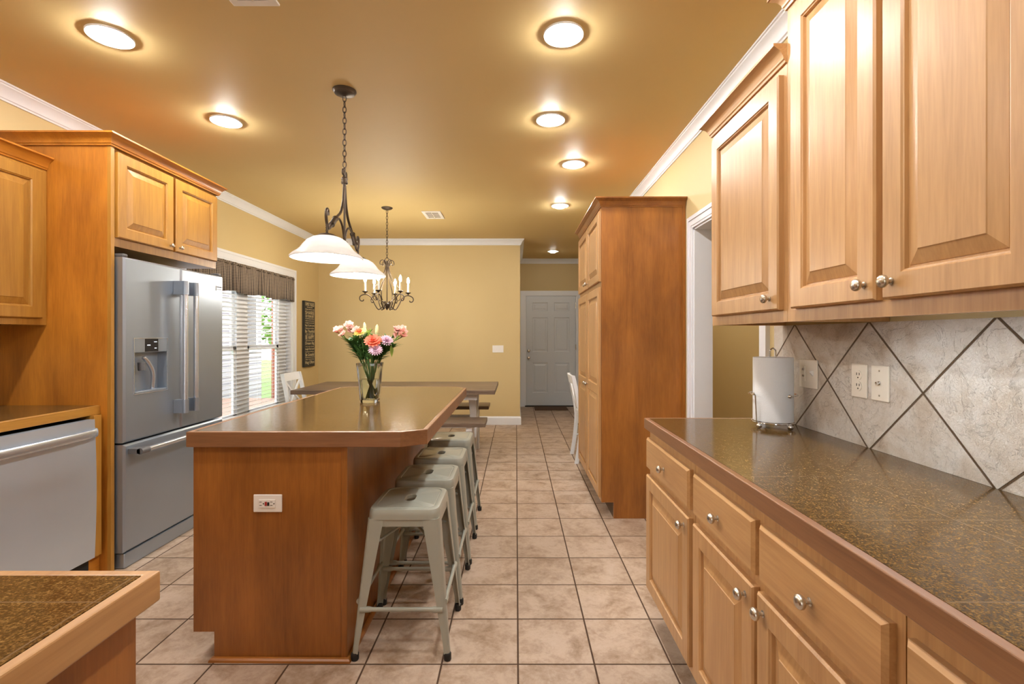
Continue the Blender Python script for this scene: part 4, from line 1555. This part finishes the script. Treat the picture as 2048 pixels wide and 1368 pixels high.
for s in (-1, 1):
    mb = MB()
    arm = crv([A(s * .006, 2.20), A(s * .018, 2.14), A(s * .038, 2.07), (A(s * .085, 2.005)), A(s * .16, 1.962), A(s * .225, 1.925), A(s * .275, 1.888), A(s * .318, 1.862), A(s * .35, 1.868), A(s * .372, 1.900),
               A(s * .372, 1.935), A(s * .355, 1.952), A(s * .338, 1.944), A(s * .338, 1.925)], 6)
    mb.tube(arm, .0075, 10)
    low = crv([A(s * .010, 1.85), A(s * .022, 1.89), A(s * .055, 1.935), A(s * .115, 1.957), A(s * .175, 1.945), A(s * .235, 1.915)], 6)
    mb.tube(low, .006, 8)
    mb.tube([A(s * .205, 1.937), A(s * .265, 1.896)], [.014, .014], 12)
    mb.tube([A(s * .198, 1.942), A(s * .205, 1.937)], [.016, .016], 12)
    mb.tube([A(s * .264, 1.897), A(s * .272, 1.891)], [.016, .016], 12)
    sc_ = crv([A(s * .006, 2.20), A(s * .012, 2.235), A(s * .026, 2.262 + .0 * s), A(s * .040, 2.256), A(s * .040, 2.238), A(s * .028, 2.236)], 5)
    mb.tube(sc_, .0065, 8)
    mb.build('scroll_arm', M['bronze'], pl, 50)
    mb = MB()
    q = A(s * .36, 0)
    mb.lathe([(.005, 1.875), (.007, 1.868), (.005, 1.862), (.007, 1.856), (.005, 1.850), (.007, 1.842), (.006, 1.832), (.010, 1.828), (.035, 1.822), (.052, 1.812), (.053, 1.806)], q, (0, 0, 1), 24)
    cap = mb.build('shade_cap', M['bronze'], pl, 40)
    mb = MB()
    outer = [(.045, 1.812), (.070, 1.804), (.095, 1.788), (.113, 1.768), (.127, 1.748), (.143, 1.733), (.163, 1.719), (.174, 1.708), (.1755, 1.702)]
    inner = [(r_ - .0045, z_ - .003) for r_, z_ in outer[::-1]]
    mb.lathe(outer + inner, q, (0, 0, 1), 56)
    sh = mb.build('shade', M['shade'], pl, 50)
    mb = MB()
    mb.ball(q + Vector((0, 0, 1.735)), .034, 18)
    mb.lathe([(.018, 1.76), (.018, 1.80), (0, 1.80)], q, (0, 0, 1), 16)
    mb.build('bulb', M['bulb_pendant'], sh, 60)

# dining chandelier
cc = Vector((-1.43, 5.36, H))
cl_ = thing('chandelier', 'bronze scroll chandelier with six candle bulbs over the dining table', 'chandelier', cc)
MB().lathe([(.062, -.0005), (.062, -.006), (.050, -.016), (.030, -.024), (.010, -.030), (0, -.030)], cc, (0, 0, 1), 28).build('canopy', M['bronze'], cl_, 35)
mb = MB()
chain(mb, cc + Vector((0, 0, -.03)), (cc.x, cc.y, 2.17), .040, .0028, .0095)
mb.tube([Vector((cc.x + .02 * math.cos(a), cc.y, 2.155 + .02 * math.sin(a))) for a in [2 * PI * k / 16 for k in range(16)]], .003, 6, True)
mb.build('chain', M['bronze'], cl_, 50)
mb = MB()
mb.tube([(cc.x, cc.y, 2.14), (cc.x, cc.y, 1.60)], .0055, 10)
mb.lathe([(.004, 1.595), (.008, 1.600), (.012, 1.612), (.024, 1.625), (.028, 1.64), (.028, 1.665), (.010, 1.675)], (cc.x, cc.y, 0), (0, 0, 1), 16)
mb.lathe([(.008, 2.06), (.016, 2.066), (.016, 2.10), (.008, 2.106)], (cc.x, cc.y, 0), (0, 0, 1), 14)
mb.build('column', M['bronze'], cl_, 40)
for k in range(6):
    a = math.radians(22 + 60 * k)
    dv = Vector((math.cos(a), math.sin(a), 0))
    R_ = lambda r, z: Vector((cc.x, cc.y, 0)) + dv * r + Vector((0, 0, z))
    mb = MB()
    mb.tube(crv([R_(.035, 1.675), R_(.050, 1.690), R_(.062, 1.672), R_(.050, 1.640), R_(.060, 1.618), R_(.094, 1.601), R_(.128, 1.650), R_(.165, 1.725), R_(.205, 1.757), R_(.243, 1.760), R_(.280, 1.742), R_(.290, 1.715), R_(.278, 1.692), R_(.255, 1.690), R_(.248, 1.705)], 5), .0058, 8)
    mb.tube(crv([R_(.014, 2.085), R_(.026, 2.03), R_(.050, 1.965), R_(.100, 1.880), R_(.140, 1.815), R_(.150, 1.765), R_(.140, 1.715), R_(.118, 1.700)], 5), .0045, 8)
    mb.tube(crv([R_(.014, 2.085), R_(.022, 2.125), R_(.045, 2.148), R_(.070, 2.135), R_(.076, 2.105), R_(.062, 2.090), R_(.050, 2.103)], 5), .0045, 8)
    arm = mb.build('arm', M['bronze'], cl_, 50)
    q = R_(.232, 0)
    MB().lathe([(.004, 1.762), (.006, 1.772), (.010, 1.778), (.030, 1.790), (.034, 1.794), (.030, 1.796), (0, 1.796)], q, (0, 0, 1), 18).build('drip_cup', M['bronze'], arm, 40)
    MB().lathe([(0, 1.796), (.0115, 1.796), (.0115, 1.895), (0, 1.896)], q, (0, 0, 1), 14).build('candle_sleeve', M['ivory'], arm, 40)
    MB().lathe([(.006, 1.896), (.012, 1.908), (.0145, 1.922), (.012, 1.940), (.006, 1.956), (0, 1.966)], q, (0, 0, 1), 14).build('bulb', M['bulb_candle'], arm, 60)

# ================================================================== VASE AND FLOWERS
vc = Vector((-.845, 2.80, CT))
vs_ = thing('glass_vase', 'square clear glass vase of water on the island top', 'vase', vc)


def sq(h, z, r=.012):
    return [(vc.x + x, vc.y + y, vc.z + z) for x, y in rrect(2 * h, 2 * h, r, 3)]


mb = MB()
mb.loft([sq(.046, .0008), sq(.047, .004), sq(.053, .10), sq(.061, .20), sq(.0645, .226), sq(.0640, .2275), sq(.0605, .2265), sq(.057, .20), sq(.049, .10), sq(.0435, .020), sq(.040, .017)])
mb.build('vessel', M['glass'], vs_, 40)
mb = MB()
mb.loft([sq(.0405, .0176), sq(.0432, .021), sq(.0484, .10), sq(.0515, .134)])
mb.build('water', M['water'], vs_, 40)

fl_rnd = random.Random(11)


def stem_path(top, base, neck):
    return crv([base, neck, neck + (top - neck) * .5 + Vector((0, 0, .012)), top], 6)


def leaf(mb, p, d, L, W, bend=.25):
    d = Vector(d).normalized()
    s = d.cross(Vector((0, 0, 1)))
    s = s.normalized() if s.length > .05 else Vector((1, 0, 0))
    nrm = s.cross(d)
    rows = []
    for f, w in ((0, .08), (.2, .7), (.45, 1), (.75, .65), (1, .02)):
        q = p + d * (L * f) - Vector((0, 0, 1)) * (bend * L * f * f)
        rows.append((q - s * W * w + nrm * W * .3 * w, q, q + s * W * w + nrm * W * .3 * w))
    b = len(mb.v)
    for r_ in rows: mb.v += [Vector(x) for x in r_]
    for k in range(4):
        for j in range(2):
            mb.f.append((b + 3 * k + j, b + 3 * k + j + 1, b + 3 * k + j + 4, b + 3 * k + j + 3))


def petals(mb, c, d, r, n, lift, w, rot=0.0, curl=.3):
    d = Vector(d).normalized()
    u = d.orthogonal().normalized()
    v = d.cross(u)
    for k in range(n):
        a = 2 * PI * k / n + rot
        e = u * math.cos(a) + v * math.sin(a)
        s = d.cross(e)
        b = len(mb.v)
        for f, wd in ((.06, .25), (.4, .85), (.75, 1.0), (1.0, .3)):
            q = c + e * (r * f * math.cos(lift)) + d * (r * f * math.sin(lift) - curl * r * f * f)
            mb.v += [q - s * w * wd, q + s * w * wd]
        for j in range(3):
            mb.f.append((b + 2 * j, b + 2 * j + 1, b + 2 * j + 3, b + 2 * j + 2))


def flower(name, label, cat, dx, dy, z, kind, group=None, nleaf=3):
    top = Vector((vc.x + dx, vc.y + dy, z))
    neck = Vector((vc.x + max(-.048, min(.048, dx * .42)), vc.y + max(-.045, min(.045, dy * .5)), CT + .222))
    base = Vector((vc.x + max(-.025, min(.030, -dx * .18 + .012)), vc.y - max(-.02, min(.02, dy * .2)), CT + .028))
    t = thing(name, label, cat, (base.x, base.y, base.z), group)
    pth = stem_path(top, base, neck)
    mb = MB()
    mb.tube(pth, .0028, 7)
    out = (top - neck).normalized()
    face = (out + Vector((0, -.7, .15))).normalized()
    if kind == 'spray':
        tips = [top + Vector((fl_rnd.uniform(-.035, .035), fl_rnd.uniform(-.03, .03), fl_rnd.uniform(-.025, .02))) for _ in range(6)]
        for q in tips: mb.tube([top - out * .05, q], .0018, 5)
    mb.build('stem', M['stem'], t, 50)
    mb = MB()
    for k in range(nleaf):
        q = pth[min(len(pth) - 1, 8 + 2 * k)]
        a = fl_rnd.uniform(0, 2 * PI)
        leaf(mb, q, out * .9 + Vector((math.cos(a) * .8, math.sin(a) * .8, .1)), fl_rnd.uniform(.06, .10), fl_rnd.uniform(.009, .015))
    if nleaf: mb.build('leaves', M['leaf'], t, 60)
    mb = MB()
    if kind == 'spray':
        for q in tips:
            f2 = (face + Vector((fl_rnd.uniform(-.5, .5), fl_rnd.uniform(-.4, .2), fl_rnd.uniform(-.2, .5)))).normalized()
            petals(mb, q, f2, .033, 6, .7, .011, fl_rnd.uniform(0, 1), .1)
            petals(mb, q, f2, .026, 5, 1.0, .009, fl_rnd.uniform(0, 1), .1)
        mb.build('bloom', M['pink'], t, 60)
    elif kind == 'dahlia':
        for k, (r, n, li) in enumerate(((.052, 14, .15), (.047, 13, .45), (.040, 11, .75), (.030, 9, 1.0), (.020, 7, 1.25))):
            petals(mb, top, face, r, n, li, .0105, k * .3, .15)
        mb.build('bloom', M['coral'], t, 60)
    elif kind == 'mum':
        for k, (r, n, li) in enumerate(((.042, 18, .05), (.040, 16, .4), (.034, 14, .75), (.026, 10, 1.1))):
            petals(mb, top, face, r, n, li, .0050, k * .2, .1)
        mb.build('bloom', M['lilac'], t, 60)
    elif kind == 'daisy':
        petals(mb, top, face, .040, 12, .25, .009, 0, .2)
        petals(mb, top, face, .034, 10, .55, .008, .2, .2)
        b = mb.build('bloom', M['yellow'], t, 60)
        MB().ball(top + face * .012, .014, 12).build('flower_centre', M['red'], t, 60)
    elif kind == 'bud':
        dv = (out + Vector((0, 0, .5))).normalized()
        mb.tube([top - dv * .01, top + dv * .012, top + dv * .03, top + dv * .048, top + dv * .06], [.003, .009, .0105, .008, .002], 8)
        mb.build('bud', M['pale'], t, 60)
    elif kind == 'button':
        for _ in range(4):
            q = top + Vector((fl_rnd.uniform(-.03, .03), fl_rnd.uniform(-.02, .02), fl_rnd.uniform(-.02, .015)))
            petals(mb, q, face, .017, 9, .3, .005, 0, .1)
            mb.ball(q, .006, 8)
        mb.build('bloom', M['leaf_light'], t, 60)
    return t


flower('pink_lily', 'pink blossom spray at the far left of the bouquet', 'flower', -.165, .00, 1.325, 'spray', 'pink flower sprays')
flower('pink_lily', 'pale pink blossom spray at the upper left of the bouquet', 'flower', -.100, .03, 1.352, 'spray', 'pink flower sprays')
flower('pink_lily', 'pink blossom spray at the far right of the bouquet', 'flower', .178, .00, 1.322, 'spray', 'pink flower sprays')
flower('pink_lily', 'pale pink blossom spray second from the right of the bouquet', 'flower', .138, .04, 1.338, 'spray', 'pink flower sprays')
flower('yellow_daisy', 'yellow orange bloom with a red centre at the top of the bouquet', 'flower', -.055, -.01, 1.330, 'daisy')
flower('lily_bud', 'pale yellow bud standing highest in the bouquet', 'flower', -.045, .05, 1.330, 'bud', 'lily buds', 1)
flower('lily_bud', 'pale bud leaning right behind the coral bloom', 'flower', .022, .05, 1.318, 'bud', 'lily buds', 1)
flower('coral_dahlia', 'large coral red bloom in the middle of the bouquet', 'flower', .036, -.065, 1.282, 'dahlia')
flower('lilac_mum', 'lilac bloom to the right of the coral bloom', 'flower', .100, -.02, 1.282, 'mum', 'lilac blooms')
flower('lilac_mum', 'lilac bloom just below the coral bloom', 'flower', .054, -.080, 1.232, 'mum', 'lilac blooms')
flower('button_flower', 'small yellow green button flowers in the bouquet', 'flower', -.015, .01, 1.318, 'button')
gr = thing('greenery', 'dark green leafy foliage filling the bouquet in the vase', 'leaves', (vc.x, vc.y, CT + .03))
mb = MB()
for k in range(15):
    a = -1.0 + 2.0 * k / 14
    q = Vector((vc.x + .13 * a, vc.y + fl_rnd.uniform(-.05, .04), 1.295 - .04 * abs(a) + fl_rnd.uniform(-.035, .02)))
    nk = Vector((vc.x + .042 * a, vc.y + fl_rnd.uniform(-.03, .03), CT + .222))
    bs_ = Vector((vc.x + .02 - .03 * a, vc.y + fl_rnd.uniform(-.01, .01), CT + .03))
    pth = stem_path(q, bs_, nk)
    mb.tube(pth, .002, 6)
    for j in range(7, len(pth)):
        for _ in range(3):
            an = fl_rnd.uniform(0, 2 * PI)
            leaf(mb, pth[j], (q - nk).normalized() + Vector((math.cos(an), math.sin(an), 0)) * .7, fl_rnd.uniform(.04, .085), fl_rnd.uniform(.006, .012))
mb.build('foliage', M['leaf'], gr, 60)
mb = MB()
for (dx, dz, L_, sx) in ((.155, 1.262, .075, .05), (-.15, 1.27, .10, -.35), (.19, 1.285, .08, .5), (-.01, 1.27, .09, .1), (.0, 1.29, .08, -.1)):
    leaf(mb, Vector((vc.x + dx * .82, vc.y - .02, dz)), Vector((sx, -.05, -.9 if L_ < .08 and sx < .2 else .45)), L_, .012, .0)
mb.build('light_leaves', M['leaf_light'], gr, 60)
